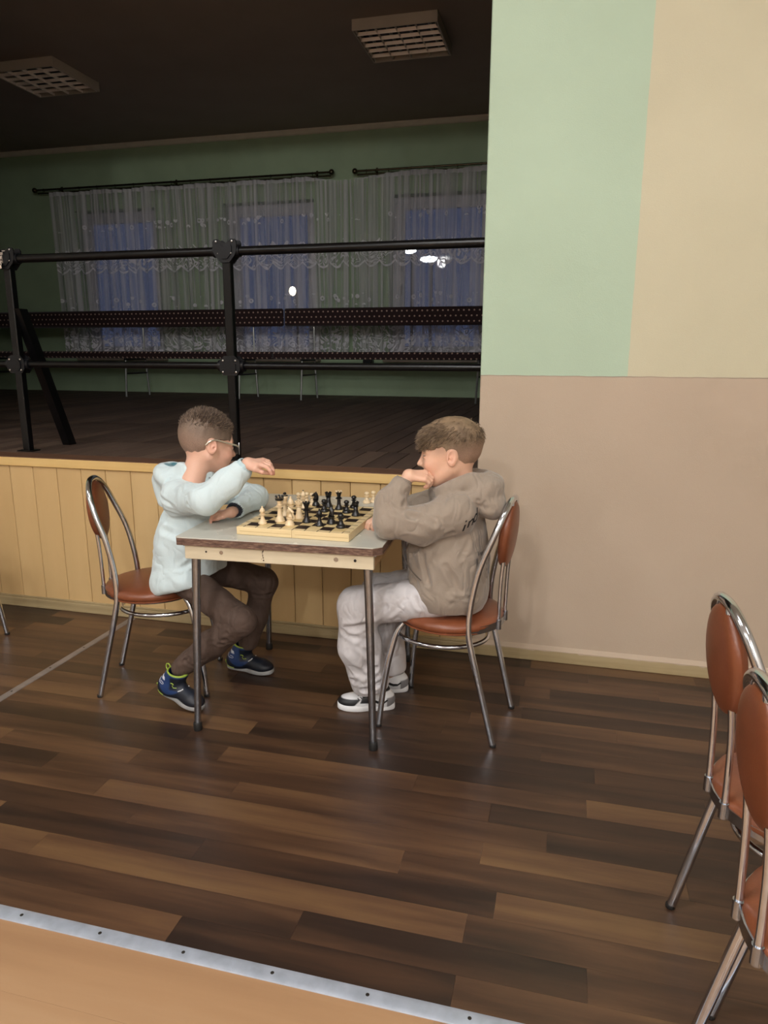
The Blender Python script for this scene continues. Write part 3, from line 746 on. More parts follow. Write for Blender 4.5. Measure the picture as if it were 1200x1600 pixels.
# ------------------------------------------------------------------ table
m_, nt, bb = mat_new('grey_laminate_top')
n1 = N(nt, 'ShaderNodeTexNoise', i_Scale=5.0, i_Detail=4.0); nt.links.new(coords(nt), n1.inputs[0])
nt.links.new(ramp(nt, [(.3, S((190, 189, 178))), (.7, S((204, 203, 194)))], n1.outputs[0]).outputs[0], bb.inputs['Base Color'])
rf = ramp(nt, [(.3, (.20,)*3+(1,)), (.7, (.34,)*3+(1,))], n1.outputs[0]); nt.links.new(rf.outputs[0], bb.inputs['Roughness'])
top_mat = m_
def mat_chip():
    m, nt, b = mat_new('worn_brown_edge')
    n1 = N(nt, 'ShaderNodeTexNoise', i_Scale=1.0, i_Detail=6.0, i_Roughness=.7)
    nt.links.new(coords(nt, (30, 30, 140)), n1.inputs[0])
    nt.links.new(ramp(nt, [(.34, S((66, 46, 38))), (.52, S((108, 80, 66))), (.64, S((138, 112, 94))), (.72, S((196, 182, 162)))], n1.outputs[0]).outputs[0], b.inputs['Base Color'])
    b.inputs['Roughness'].default_value = .65; bump(nt, b, n1.outputs[0], .6, .003); return m
edge = mat_chip()
apron_mat = mat_wood('apron_laminate', [(0, S((176, 160, 132))), (.5, S((212, 198, 170))), (1, S((226, 214, 190)))], grain=(4, 4, 60), rough=.4, rnd=0, bmp=.05, noise_w=.5)
TX, TY, TR = -.968, 2.59, math.radians(3.0)
tbl = empty('table', (TX, TY, 0), 'small pale laminate table with worn brown edge, set for chess', 'table', rz=TR)
hx, hy, ch, TZ = .372, .405, .028, .76
outl = [(-hx+.006, -hy), (hx-ch, -hy), (hx, -hy+ch), (hx, hy-ch), (hx-ch, hy), (-hx+ch, hy), (-hx, hy-ch), (-hx, -hy+.006)]
q = MB(); q.prism(outl, 2, TZ-.004, TZ); q.build('tabletop', top_mat, tbl)
out2 = [(x*.9985, y*.9985) for x, y in outl]
q = MB(); q.prism(out2, 2, TZ-.030, TZ-.0041); q.build('edge_board', edge, tbl)
ax, ay = hx-.028, hy-.012
for nm, lo, hi in (('apron', (-ax, -ay, TZ-.082), (ax, -ay+.018, TZ-.0305)), ('apron', (-ax, ay-.018, TZ-.082), (ax, ay, TZ-.0305)), ('apron', (-ax, -ay+.0185, TZ-.08), (-ax+.018, ay-.0185, TZ-.0305)), ('apron', (ax-.018, -ay+.0185, TZ-.08), (ax, ay-.0185, TZ-.0305))):
    q = MB(); q.box(lo, hi, b=.0015); ap = q.build(nm, apron_mat if lo[1] < -.3 and hi[0] > .3 and lo[0] < -.3 else mat_plain('apron_side', (168, 132, 88), rough=.6, var=.1), tbl)
    if lo[0] == -ax and lo[1] == -ay:
        for bx, rr, mt in ((-.262, .0035, rubber), (-.205, .007, bolt_mat), (.213, .008, bolt_mat), (.280, .005, rubber)):
            k = MB(); k.tube([(bx, -ay-.0015, TZ-.052), (bx, -ay+.004, TZ-.052)], rr, 12); k.tube([(bx, -ay-.0018, TZ-.052), (bx, -ay, TZ-.052)], rr*.45, 8); k.build('bolt', mt, ap, True)
        k = MB(); rnd = random.Random(2)
        for i in range(9): k.sphere((-.052+rnd.uniform(-.004, .004), -ay-.0005, TZ-.071+i*.0045), rnd.uniform(.0012, .003), 6, sc_=(1, .3, 1))
        k.build('knot', mat_plain('knot', (70, 50, 36), rough=.7), ap, True)
leg_mat = steel
for sx_ in (-1, 1):
    for sy in (-1, 1):
        lr = empty('leg', (0, 0, 0)); lr.parent = tbl
        top = (sx_*(hx-.055), sy*(hy-.045), TZ-.055); bot = (sx_*(hx-.032), sy*(hy-.022), .0)
        q = MB(); q.tube([bot, top], .0150, 14, radii=[.0125, .0165]); q.box((top[0]-.035, top[1]-.03, TZ-.036), (top[0]+.035, top[1]+.03, TZ-.031), b=.001); q.build('tube', leg_mat, lr, True)
        q = MB(); q.lathe([(.0155, 0), (.0165, .004), (.0160, .030), (.014, .033)], 14, c=bot); q.build('rubber_foot', rubber, lr, True)

# ------------------------------------------------------------------ chessboard
BX0, BX1, BY0, BY1, BZ = -1.122, -.702, 2.252, 2.688, .79
pale = mat_wood('pale_board_wood', [(0, S((196, 166, 120))), (.5, S((226, 202, 156))), (1, S((238, 220, 180)))], grain=(3, 40, 80), rough=.38, rnd=0, bmp=.05, noise_w=.5)
line = mat_plain('burnt_line', (38, 24, 16), rough=.6)
dark_sq = mat_plain('dark_square', (38, 23, 16), rough=.5, var=.15, vscale=60)
pale_sq = mat_wood('pale_square', [(0, S((170, 140, 92))), (.5, S((214, 190, 138))), (1, S((228, 206, 158)))], grain=(12, 120, 80), rough=.42, rnd=.3, bmp=.03, noise_w=.45)
board = empty('chessboard', ((BX0+BX1)/2, (BY0+BY1)/2, TZ), 'folding wooden chessboard lying on the table between the two boys', 'chessboard')
cx, cy = (BX0+BX1)/2, (BY0+BY1)/2
W2, D2 = (BX1-BX0)/2, (BY1-BY0)/2
for s_ in (-1, 1):
    q = MB()
    lo = (min(s_*.0004, s_*W2), -D2, .0005); hi = (max(s_*.0004, s_*W2), D2, BZ-TZ-.0008)
    q.box(lo, hi, b=.0012); hb = q.build('board_half', pale, board)
    k = MB(); k.box((lo[0]+.012, -D2-.0004, .0132), (hi[0]-.002, -D2+.001, .0142)); k.build('lid_seam', mat_plain('seam_shade', (176, 146, 100), rough=.6), hb)
MRG = .026
sqx, sqy = (2*W2-2*MRG)/8, (2*D2-2*MRG)/8
sqm = {}
for i in range(8):
    for j in range(8):
        dk = (i+j) % 2 == 0
        if dk not in sqm:
            k = MB(); k.box((.0005, .0005, -.0010), (sqx-.0005, sqy-.0005, .0004)); o = k.build('square', dark_sq if dk else pale_sq, board); sqm[dk] = o
        else: o = bpy.data.objects.new('square', sqm[dk].data); link(o, board)
        o.location = (-W2+MRG+i*sqx, -D2+MRG+j*sqy, BZ-TZ-.0006)
k = MB()
for i in range(9):
    X = -W2+MRG+i*sqx; Y = -D2+MRG+i*sqy
    for s_ in (-1, 1):
        y0, y1 = (-D2+.003, -D2+MRG) if s_ < 0 else (D2-MRG, D2-.003)
        k.box((X-.0012, y0, BZ-TZ-.0012), (X+.0012, y1, BZ-TZ-.0003))
        x0, x1 = (-W2+.003, -W2+MRG) if s_ < 0 else (W2-MRG, W2-.003)
        k.box((x0, Y-.0012, BZ-TZ-.0012), (x1, Y+.0012, BZ-TZ-.0003))
k.build('border_lines', line, board)
for yy in (-.11, .11):
    k = MB(); k.box((-.012, yy-.014, -.0), (.012, yy+.014, .0006)); k.build('hinge', bolt_mat, board)
k = MB(); k.box((W2-.0002, -.012, .006), (W2+.004, .012, .022), b=.001); k.build('latch', bolt_mat, board)

# ------------------------------------------------------------------ chess pieces
white_w = mat_plain('pale_piece_wood', (228, 204, 166), rough=.35, var=.06, vscale=60, coat=.2)
black_w = mat_plain('black_piece_wood', (22, 20, 20), rough=.34, var=.1, vscale=60, coat=.2)
BASE = [(.0130, 0), (.0142, .002), (.0142, .006), (.0118, .009), (.0122, .011), (.0100, .014)]
def stem(h, r0=.0062): return [(.0075, .019), (r0, .026), (r0*.85, h)]
def collar(z, r): return [(r*.6, z), (r, z+.0015), (r, z+.003), (r*.55, z+.0045)]
def prof_of(kind):
    if kind == 'pawn': return BASE[:-1]+[(.009, .013), (.0062, .020), (.0050, .028)]+collar(.029, .0088)+[(.0042, .0345), (.0072, .0375), (.0088, .042), (.0078, .0465), (.0045, .0495), (.0008, .0505)]
    if kind == 'bishop': return BASE+stem(.037)+collar(.038, .0105)+collar(.043, .0082)+[(.0055, .048), (.0088, .053), (.0090, .058), (.0066, .065), (.0030, .070), (.0022, .071), (.0034, .0735), (.0020, .0762), (.0006, .077)]
    if kind == 'rook': return BASE+[(.0090, .018), (.0075, .028), (.0070, .040)]+collar(.041, .0100)+[(.0075, .046), (.0098, .049), (.0106, .057), (.0106, .058), (.0070, .058), (.0068, .054), (.001, .054)]
    if kind == 'queen': return BASE+stem(.046, .0068)+collar(.047, .0118)+collar(.052, .0090)+[(.0058, .058), (.0070, .066), (.0105, .076), (.0112, .078), (.0070, .0785), (.0055, .081), (.001, .082)]
    if kind == 'king': return BASE+stem(.046, .0070)+collar(.047, .0122)+collar(.052, .0094)+[(.0064, .058), (.0082, .067), (.0110, .077), (.0100, .080), (.0060, .0825), (.0030, .084), (.001, .0845)]
    if kind == 'knight': return BASE+[(.0085, .017), (.0072, .022), (.0100, .026), (.0100, .028), (.004, .029), (.001, .029)]
def piece(kind, white, x, y, z, label, rz=0, s=1.0, ball=None):
    base = white_w if white else black_w; other = black_w if white else white_w
    r = empty(('white_' if white else 'black_')+kind, (x, y, z), label, 'chess piece', ('pale' if white else 'black')+' chess pieces', rz)
    r.scale = (s**.5*1.22, s**.5*1.22, s)
    q = MB(); q.lathe(prof_of(kind), 18)
    if kind == 'rook':
        pass
    q.build('body', base, r, True, angle=50)
    if kind == 'rook':
        q = MB()
        for k in range(5):
            a = k*2*math.pi/5; c, d = math.cos(a), math.sin(a)
            q.box((c*.0088-.0026, d*.0088-.0026, .0575), (c*.0088+.0026, d*.0088+.0026, .0625), b=.0005)
        q.build('battlements', base, r)
    if kind == 'queen':
        q = MB()
        for k in range(6):
            a = k*math.pi/3; q.sphere((.0098*math.cos(a), .0098*math.sin(a), .0815), .0036, 8)
        q.build('crown_beads', other if ball else base, r, True)
        q = MB(); q.sphere((0, 0, .0845), .0032, 8); q.build('finial', other if ball else base, r, True)
        if ball and white:
            q = MB(); q.lathe([(.0108, .0695), (.0122, .0715), (.0122, .0775), (.0075, .079)], 14); q.build('crown_band', other, r, True)
    if kind == 'king':
        q = MB(); q.lathe([(.002, .083), (.0052, .0865), (.0058, .090), (.0035, .0935), (.001, .0945)], 12); q.build('finial', other if ball else base, r, True)
        if ball:
            q = MB(); q.lathe([(.0095, .0785), (.0105, .080), (.0075, .083), (.001, .0835)], 14); q.build('crown_band', other, r, True)
    if kind == 'bishop' and ball:
        q = MB(); q.sphere((0, 0, .0745), .0032, 8); q.build('finial', other, r, True)
    if kind == 'knight':
        ol = [(-.0085, .027), (-.0100, .036), (-.0098, .046), (-.0070, .055), (-.0030, .061), (-.0018, .0665), (.0008, .0625), (.0045, .060), (.0085, .0555), (.0135, .0505), (.0150, .0470), (.0128, .0440), (.0085, .0455), (.0045, .0440), (.0060, .0390), (.0088, .033), (.0090, .027)]
        q = MB(); q.prism(ol, 1, -.0048, .0048)
        bm = bmesh.new(); vs = [bm.verts.new(v) for v in q.V]; bm.verts.index_update()
        for f in q.F: bm.faces.new([vs[i] for i in f])
        bmesh.ops.recalc_face_normals(bm, faces=bm.faces[:])
        bmesh.ops.bevel(bm, geom=[e for e in bm.edges if e.calc_length() > 0 and abs(e.verts[0].co.y-e.verts[1].co.y) < 1e-6], offset=.0022, segments=2, affect='EDGES')
        me = bpy.data.meshes.new('head'); bm.to_mesh(me); bm.free(); me.materials.append(base); me.polygons.foreach_set('use_smooth', [True]*len(me.polygons))
        o = bpy.data.objects.new('head', me); link(o, r)
        o.visible_camera = True
    return r
PZ = BZ-.0002
P = piece
P('bishop', True, -1.046, 2.310, PZ, 'pale bishop alone at the left front corner of the chessboard', s=.86)
P('queen', True, -.998, 2.357, PZ, 'pale queen with black crown beads, standing in front of the other black-topped pale piece', ball=1, s=1.16)
P('king', True, -1.016, 2.452, PZ, 'pale king with black finial behind the black-crowned pale queen', ball=1, s=.97)
P('knight', True, -.942, 2.312, PZ, 'pale knight at the front edge of the board, on a turned foot', rz=-.2, s=1.05)
P('bishop', True, -.972, 2.400, PZ, 'tall pale bishop directly behind the pale front knight', s=1.15)
P('rook', True, -.947, 2.418, PZ, 'pale rook with a cup-shaped top right of the pale knight', s=1.12)
P('pawn', True, -1.040, 2.655, PZ, 'pale pawn at the far edge of the board, leftmost of three')
P('pawn', True, -1.012, 2.672, PZ, 'pale pawn at the far edge of the board, middle of three')
P('pawn', True, -.985, 2.665, PZ, 'pale pawn at the far edge of the board, next to the black knight')
P('bishop', True, -.998, 2.598, PZ, 'pale bishop with black finial before the three far pawns', ball=1, s=.95)
P('knight', False, -.966, 2.655, PZ, 'black knight silhouetted at the far edge of the board', rz=math.pi, s=.88)
P('queen', False, -.900, 2.372, PZ, 'wide-topped black piece standing right of the pale rook', s=.92)
P('pawn', False, -.896, 2.556, PZ, 'black pawn in the board middle, in front of the black king')
P('rook', False, -.907, 2.640, PZ, 'broad-topped black rook at the far side behind the middle pawn', s=1.0)
P('queen', False, -.853, 2.610, PZ, 'black queen with white crown beads at the far side', ball=1, s=.9)
P('pawn', False, -.806, 2.560, PZ, 'black pawn just in front of and right of the white-beaded queen')
P('pawn', False, -.805, 2.655, PZ, 'farthest black pawn, right of the white-beaded queen')
P('rook', False, -.757, 2.520, PZ, 'black rook near the right edge of the board', s=.9)
P('bishop', False, -.837, 2.335, PZ, 'black bishop near the front edge, left of the black front knight', s=.82)
P('knight', False, -.806, 2.375, PZ, 'black knight near the front, between bishop and nearest pawn', rz=math.pi-.5, s=1.0)
P('pawn', False, -.754, 2.327, PZ, 'nearest black pawn at the front right corner of the board', s=1.05)
P('pawn', True, -.818, 2.890, TZ+.0003, 'captured pale pawn standing on the table behind the board, left one')
P('pawn', True, -.795, 2.915, TZ+.0003, 'captured pale pawn standing on the table behind the board, by the grey sleeve')

# ------------------------------------------------------------------ the two boys: bodies grown from distance fields
f32 = np.float32
def smin(a, b, k):
    h = np.clip(.5+.5*(b-a)/k, 0, 1); return b+(a-b)*h-k*h*(1-h)
def smax(a, b, k): return -smin(-a, -b, k)
def rcone(p, a, b, ra, rb, sq=None):
    """tapered capsule; sq=(axis, factor) squashes the section along a world direction"""
    a = np.array(a, f32); b = np.array(b, f32); ba = b-a; pa = p-a
    t = np.clip(pa@ba/float(ba@ba+1e-12), 0, 1); d = pa-t[:, None]*ba
    if sq is not None:
        ax = np.array(sq[0], f32); ax /= np.linalg.norm(ax); c = d@ax; d = d+(c*(1/sq[1]-1))[:, None]*ax
    return np.sqrt((d*d).sum(1))-(ra+(rb-ra)*t)
def ell(p, c, r, R=None):
    q = p-np.array(c, f32)
    if R is not None: q = q@np.array(R, f32)          # columns = local axes
    r = np.array(r, f32); k0 = np.sqrt(((q/r)**2).sum(1)); k1 = np.sqrt(((q/(r*r))**2).sum(1))+1e-9
    return k0*(k0-1)/k1
def chain(p, pts, k=.01, d=None, sq=None):
    """pts = [(xyz, radius), ...]"""
    for (a, ra), (b, rb) in zip(pts[:-1], pts[1:]):
        e = rcone(p, a, b, ra, rb, sq); d = e if d is None else smin(d, e, k)
    return d
_rs = np.random.RandomState(11); _LAT = _rs.rand(32, 32, 32).astype(f32)
def vnoise(p):
    p = np.asarray(p, f32); i = np.floor(p).astype(int); f = p-i; f = f*f*(3-2*f); o = 0
    for dx in (0, 1):
        for dy in (0, 1):
            for dz in (0, 1):
                wgt = (f[:, 0] if dx else 1-f[:, 0])*(f[:, 1] if dy else 1-f[:, 1])*(f[:, 2] if dz else 1-f[:, 2])
                o = o+wgt*_LAT[(i[:, 0]+dx) % 32, (i[:, 1]+dy) % 32, (i[:, 2]+dz) % 32]
    return o
def seg_d(p, a, b):
    a = np.array(a, f32); b = np.array(b, f32); ba = b-a; pa = p-a; t = np.clip(pa@ba/float(ba@ba), 0, 1); d = pa-t[:, None]*ba
    return np.sqrt((d*d).sum(1))
def grow(f, lo, hi, h):
    """surface nets over f with a coarse pre-pass; returns verts, quads"""
    lo = np.array(lo, float); hi = np.array(hi, float); C4 = 4
    nb = np.ceil((hi-lo)/(h*C4)).astype(int)+1
    n = nb*C4
    cg = np.stack(np.meshgrid(*[lo[i]+(np.arange(nb[i])+.5)*h*C4 for i in range(3)], indexing='ij'), -1).reshape(-1, 3).astype(f32)
    cv = f(cg).reshape(nb)
    near = np.abs(cv) < h*C4*1.6
    V = np.repeat(np.repeat(np.repeat(np.where(cv > 0, 1., -1.).astype(f32), C4, 0), C4, 1), C4, 2)
    nm = np.repeat(np.repeat(np.repeat(near, C4, 0), C4, 1), C4, 2); ii = np.argwhere(nm)
    pts = (lo+(ii+.5)*h).astype(f32); out = np.empty(len(pts), f32)
    for s in range(0, len(pts), 400000): out[s:s+400000] = f(pts[s:s+400000])
    V[nm] = out
    sgn = V < 0; nx, ny, nz = V.shape
    c = [sgn[dx:nx-1+dx, dy:ny-1+dy, dz:nz-1+dz] for dx in (0, 1) for dy in (0, 1) for dz in (0, 1)]
    tot = sum(x.astype(np.int8) for x in c); act = (tot > 0) & (tot < 8); idx = np.argwhere(act)
    vid = -np.ones(act.shape, int); vid[act] = np.arange(len(idx))
    acc = np.zeros((len(idx), 3)); cnt = np.zeros(len(idx))
    cor = [(a, b, d) for a in (0, 1) for b in (0, 1) for d in (0, 1)]
    for a in range(8):
        for b in range(a+1, 8):
            if sum(abs(cor[a][k]-cor[b][k]) for k in range(3)) != 1: continue
            va = V[idx[:, 0]+cor[a][0], idx[:, 1]+cor[a][1], idx[:, 2]+cor[a][2]]; vb = V[idx[:, 0]+cor[b][0], idx[:, 1]+cor[b][1], idx[:, 2]+cor[b][2]]
            m = (va < 0) != (vb < 0); t = np.where(m, va/(va-vb+1e-20), 0)
            e = np.array(cor[a])[None]*(1-t)[:, None]+np.array(cor[b])[None]*t[:, None]; acc += e*m[:, None]; cnt += m
    P_ = lo+(idx+.5+acc/np.maximum(cnt, 1)[:, None])*h
    Q = []
    for ax in range(3):
        b1, b2 = (ax+1) % 3, (ax+2) % 3
        sl0 = [slice(None)]*3; sl1 = [slice(None)]*3; sl0[ax] = slice(0, -1); sl1[ax] = slice(1, None)
        ch = sgn[tuple(sl0)] != sgn[tuple(sl1)]; e = np.argwhere(ch)
        e = e[(e[:, b1] > 0) & (e[:, b2] > 0) & (e[:, b1] < V.shape[b1]-1) & (e[:, b2] < V.shape[b2]-1) & (e[:, ax] < V.shape[ax]-1)]
        ins = sgn[e[:, 0], e[:, 1], e[:, 2]]
        def at(o1, o2):
            q = e.copy(); q[:, b1] += o1; q[:, b2] += o2; return vid[q[:, 0], q[:, 1], q[:, 2]]
        a_, b_, c_, d_ = at(-1, -1), at(0, -1), at(0, 0), at(-1, 0)
        fq = np.where(ins[:, None], np.stack([a_, b_, c_, d_], 1), np.stack([d_, c_, b_, a_], 1)); Q.append(fq[(fq >= 0).all(1)])
    return P_, np.concatenate(Q)
def relax(Pv, Q, it=2, lam=.5):
    for _ in range(it):
        s = np.zeros_like(Pv); c = np.zeros(len(Pv))
        for k in range(4):
            a = Q[:, k]; b = Q[:, (k+1) % 4]
            np.add.at(s, a, Pv[b]); np.add.at(c, a, 1); np.add.at(s, b, Pv[a]); np.add.at(c, b, 1)
        Pv = Pv+lam*(s/np.maximum(c, 1)[:, None]-Pv)
    return Pv
def vnormals(Pv, Q):
    fn = np.cross(Pv[Q[:, 2]]-Pv[Q[:, 0]], Pv[Q[:, 3]]-Pv[Q[:, 1]]); n = np.zeros_like(Pv)
    for k in range(4): np.add.at(n, Q[:, k], fn)
    return n/(np.linalg.norm(n, axis=1)[:, None]+1e-12)
def np_mesh(name, Pv, Q, mat, parent, col=None, origin=(0, 0, 0)):
    me = bpy.data.meshes.new(name); Pv = np.asarray(Pv)-np.array(origin)
    me.vertices.add(len(Pv)); me.vertices.foreach_set('co', Pv.astype(f32).ravel())
    me.loops.add(Q.size); me.loops.foreach_set('vertex_index', Q.astype(np.int32).ravel())
    me.polygons.add(len(Q)); me.polygons.foreach_set('loop_start', (np.arange(len(Q))*4).astype(np.int32))
    me.polygons.foreach_set('use_smooth', np.ones(len(Q), bool)); me.update(calc_edges=True); me.validate()
    if col is not None:
        at = me.color_attributes.new('Col', 'FLOAT_COLOR', 'POINT')
        at.data.foreach_set('color', np.concatenate([col, np.ones((len(col), 1))], 1).astype(f32).ravel())
    me.materials.append(mat); o = bpy.data.objects.new(name, me); return link(o, parent)
def lin(c): return np.array(S(c)[:3])
def mixc(a, b, t): return a*(1-t)[:, None]+b*t[:, None]
def sstep(x, a, b):
    t = np.clip((x-a)/(b-a), 0, 1); return t*t*(3-2*t)
def cloth(name, f, lo, hi, h, mat, parent, creases=(), amp=.003, seed=0, scale=(16, 16, 9), org=(0, 0, 0), col=None, it=2):
    Pv, Q = grow(f, lo, hi, h); Pv = relax(Pv, Q, it); nn = vnormals(Pv, Q)
    d = amp*(1-2*np.abs(2*vnoise(Pv*np.array(scale)+seed*7.3)-1)) + amp*.5*(vnoise(Pv*np.array(scale)*2.3+seed)-.5)*2
    for a, b, wd, dep in creases:
        r = seg_d(Pv.astype(f32), a, b)/wd; d = d-dep*np.exp(-r*r)+.55*dep*np.exp(-((r-1.9)/.8)**2)
    Pv = relax(Pv+nn*d[:, None], Q, 1, .3)
    c = None
    if col is not None: c = col(Pv, nn)
    return np_mesh(name, Pv, Q, mat, parent, c, org)
def frame_axes(yaw, pitch, roll=0):
    """columns: forward (face direction), left, up"""
    Rm = Matrix.Rotation(yaw, 3, 'Z') @ Matrix.Rotation(pitch, 3, 'Y') @ Matrix.Rotation(roll, 3, 'X')
    return np.array(Rm)

def INV(R): return R/(np.linalg.norm(R[:, 0])**2)
# --- head --------------------------------------------------------------
def head_field(q, nb=(-.045, 0, -.165), nr=.047):
    sy = np.concatenate([q[:, :1], np.abs(q[:, 1:2]), q[:, 2:]], 1)
    d = ell(q, (-.014, 0, .030), (.098, .0775, .086))
    d = smin(d, ell(q, (.030, 0, -.010), (.062, .060, .078)), .03)
    d = smin(d, ell(q, (.040, 0, -.064), (.044, .043, .036)), .03)
    d = smin(d, rcone(sy, (-.005, .052, -.045), (.055, .022, -.088), .018, .014), .03)
    d = smin(d, rcone(q, (.073, 0, -.086), (.077, 0, -.092), .013, .012), .018)
    d = smin(d, ell(sy, (.062, .034, -.030), (.026, .024, .024)), .022)      # cheeks
    d = smin(d, rcone(sy, (.082, .012, .020), (.072, .044, .018), .008, .007), .014)   # brow
    d = smax(d, -ell(sy, (.097, .031, .000), (.016, .017, .011)), .012)      # eye sockets
    d = smin(d, ell(sy, (.077, .031, -.001), (.0135, .0150, .0105)), .004)   # lids
    nz = rcone(q, (.088, 0, .006), (.106, 0, -.026), .0055, .0085)
    nz = smin(nz, rcone(sy, (.098, .0, -.030), (.092, .010, -.032), .007, .006), .006)
    d = smin(d, nz, .010)
    d = smin(d, ell(q, (.087, 0, -.0545), (.0095, .021, .0048)), .005)       # lips
    d = smin(d, ell(q, (.085, 0, -.0640), (.0090, .018, .0052)), .005)
    d = smax(d, -ell(q, (.098, 0, -.0590), (.008, .020, .0012)), .003)
    # ears
    Re = np.array([[.94, .33, .12], [-.33, .94, 0], [-.12, -.04, .99]]).T
    e = ell(sy, (-.010, .078, -.006), (.0195, .0075, .030), Re)
    e = smax(e, -ell(sy, (-.008, .087, -.002), (.0120, .0075, .019), Re), .005)
    e = smin(e, ell(sy, (-.006, .079, -.008), (.0045, .0050, .007)), .004)
    e = smax(e, -ell(sy, (-.001, .085, -.011), (.004, .006, .005)), .003)
    d = smin(d, e, .005)
    d = smin(d, rcone(q, (-.022, 0, -.050), nb, .047, nr), .028)
    return d
# --- hand --------------------------------------------------------------
def hand_prims(wrist, fwd, up, side=1, curl=(.5,)*4, thumb=(.5, .3), s=1.0, spread=.06):
    """chains of (point, radius); fwd = wrist to knuckles, up = back of the hand; side=+1: thumb on the fwd x up side"""
    Fd = Vector(fwd).normalized(); U = Vector(up); U = (U-Fd*U.dot(Fd)).normalized(); Sd = Fd.cross(U)*side; W_ = Vector(wrist)
    ch = []
    knu = []
    for i, (lat, ln, fwdk) in enumerate([(.0245, .056, .064), (.0085, .062, .067), (-.0080, .057, .064), (-.0225, .045, .058)]):
        kn = W_+(Fd*fwdk+Sd*lat)*s; knu.append(kn)
        ch.append([(W_+(Fd*.012+Sd*lat*.55)*s, .0125*s), (kn-U*.002*s, .0098*s)])
        c = curl[i]; ang = 0; p = kn; dr = (Fd+Sd*(lat/.0245)*spread).normalized(); ax = dr.cross(U).normalized(); pts = [(p, .0088*s)]
        for k, (fr, rr) in enumerate([(.44, .0080), (.31, .0072), (.25, .0060)]):
            ang -= c*[.75, 1.1, .8][k]
            dd_ = dr*math.cos(ang)+U*math.sin(ang); p = p+dd_*ln*fr*s; pts.append((p, rr*s))
        ch.append(pts)
    t0 = W_+(Fd*.014+Sd*.017-U*.004)*s; a, b = thumb
    t1 = t0+(Fd*.026+Sd*.020*a-U*.008)*s*1.05; t2 = t1+(Fd*.022+Sd*(.010-.02*b)-U*.010*b*2)*s; t3 = t2+(Fd*.017-Sd*.012*b*1.5-U*.008*b*2)*s
    ch.append([(t0, .0125*s), (t1, .0105*s), (t2, .0090*s), (t3, .0070*s)])
    return ch, knu
def hand_field(p, ch, wristpts):
    d = None
    for i in (0, 2, 4, 6):
        e = chain(p, ch[i]); d = e if d is None else smin(d, e, .010)
    d = smin(d, chain(p, wristpts), .018)
    for i in (1, 3, 5, 7): d = smin(d, chain(p, ch[i], .002), .0035)
    d = smin(d, chain(p, ch[8], .004), .008)
    return d
def bounds(ch, pad):
    pts = np.array([tuple(q[0]) for c in ch for q in c]); return pts.min(0)-pad, pts.max(0)+pad

def make_body(parent, org, Hc, HR, skin, parts_f, parts_lo, parts_hi, hands, extra_col=None):
    """one skin mesh: head and neck, hidden torso and limbs, both hands"""
    allP, allQ, allC = [], [], []; n = 0
    def addp(Pv, Q, c):
        nonlocal n
        allP.append(Pv); allQ.append(Q+n); allC.append(c); n += len(Pv)
    R32 = INV(HR).astype(f32); c32 = np.array(Hc, f32)
    lo = np.array(Hc)-.20; hi = np.array(Hc)+.16
    hf = lambda p: head_field((p-c32)@R32)
    Pv, Q = grow(hf, lo, hi, .0022); Pv = relax(Pv, Q, 1)
    L = (Pv-np.array(Hc))@INV(HR)
    base = lin(skin); c = np.tile(base, (len(L), 1))
    blush = lin((214, 138, 118)); 
    w_ = np.exp(-(((L[:, 0]-.06)/.03)**2+((np.abs(L[:, 1])-.045)/.022)**2+((L[:, 2]+.032)/.022)**2)); c = mixc(c, blush, .35*w_)
    lipw = sstep(-np.abs(L[:, 2]+.0590), -.0115, -.0075)*sstep(-np.abs(L[:, 1]), -.023, -.015)*sstep(L[:, 0], .080, .086); c = mixc(c, lin((176, 96, 88)), .8*lipw)
    browc = lin((108, 82, 62)); z0 = .0215-.25*(np.abs(L[:, 1])-.03)**2/.02
    bw_ = sstep(-np.abs(L[:, 2]-z0), -.0050, -.0025)*sstep(np.abs(L[:, 1]), .012, .018)*sstep(-np.abs(L[:, 1]), -.052, -.044)*sstep(L[:, 0], .05, .06); c = mixc(c, browc, .7*bw_)
    lash = np.exp(-(((L[:, 2]-.0035)/.0022)**2))*sstep(-np.abs(np.abs(L[:, 1])-.031), -.0165, -.013)*sstep(L[:, 0], .076, .082); c = mixc(c, lin((60, 42, 34)), .85*lash)
    earw = np.exp(-(((L[:, 0]+.008)/.02)**2+((L[:, 2]+.004)/.03)**2))*sstep(np.abs(L[:, 1]), .074, .082); c = mixc(c, lin((216, 140, 118)), .35*earw)
    if extra_col is not None: c = extra_col(L, c)
    addp(Pv, Q, c)
    Pv, Q = grow(parts_f, parts_lo, parts_hi, .009); addp(Pv, Q, np.tile(base, (len(Pv), 1)))
    for ch, wpts, (lo_, hi_), tint in hands:
        Pv, Q = grow(lambda p: hand_field(p, ch, wpts), lo_, hi_, .0021); Pv = relax(Pv, Q, 1)
        cc = np.tile(base, (len(Pv), 1)); tips = np.array([tuple(ch[i][-1][0]) for i in (1, 3, 5, 7, 8)])
        dm = np.min(np.linalg.norm(Pv[:, None]-tips[None], axis=2), 1); cc = mixc(cc, lin((214, 136, 118)), .45*np.exp(-(dm/.014)**2))
        kn = np.array([tuple(ch[i][0][0]) for i in (1, 3, 5, 7)]); dm = np.min(np.linalg.norm(Pv[:, None]-kn[None], axis=2), 1); cc = mixc(cc, lin((210, 140, 122)), .3*np.exp(-(dm/.009)**2))
        addp(Pv, Q, cc)
    return np_mesh('body', np.concatenate(allP), np.concatenate(allQ), skin_mat, parent, np.concatenate(allC), org)
skin_mat = mat_vcol('skin', rough=.5, bmp=.06, bscale=350, sss=.12, var=.05)
hair_mat = mat_vcol('hair', rough=.62, bmp=.5, bscale=420, var=.35)
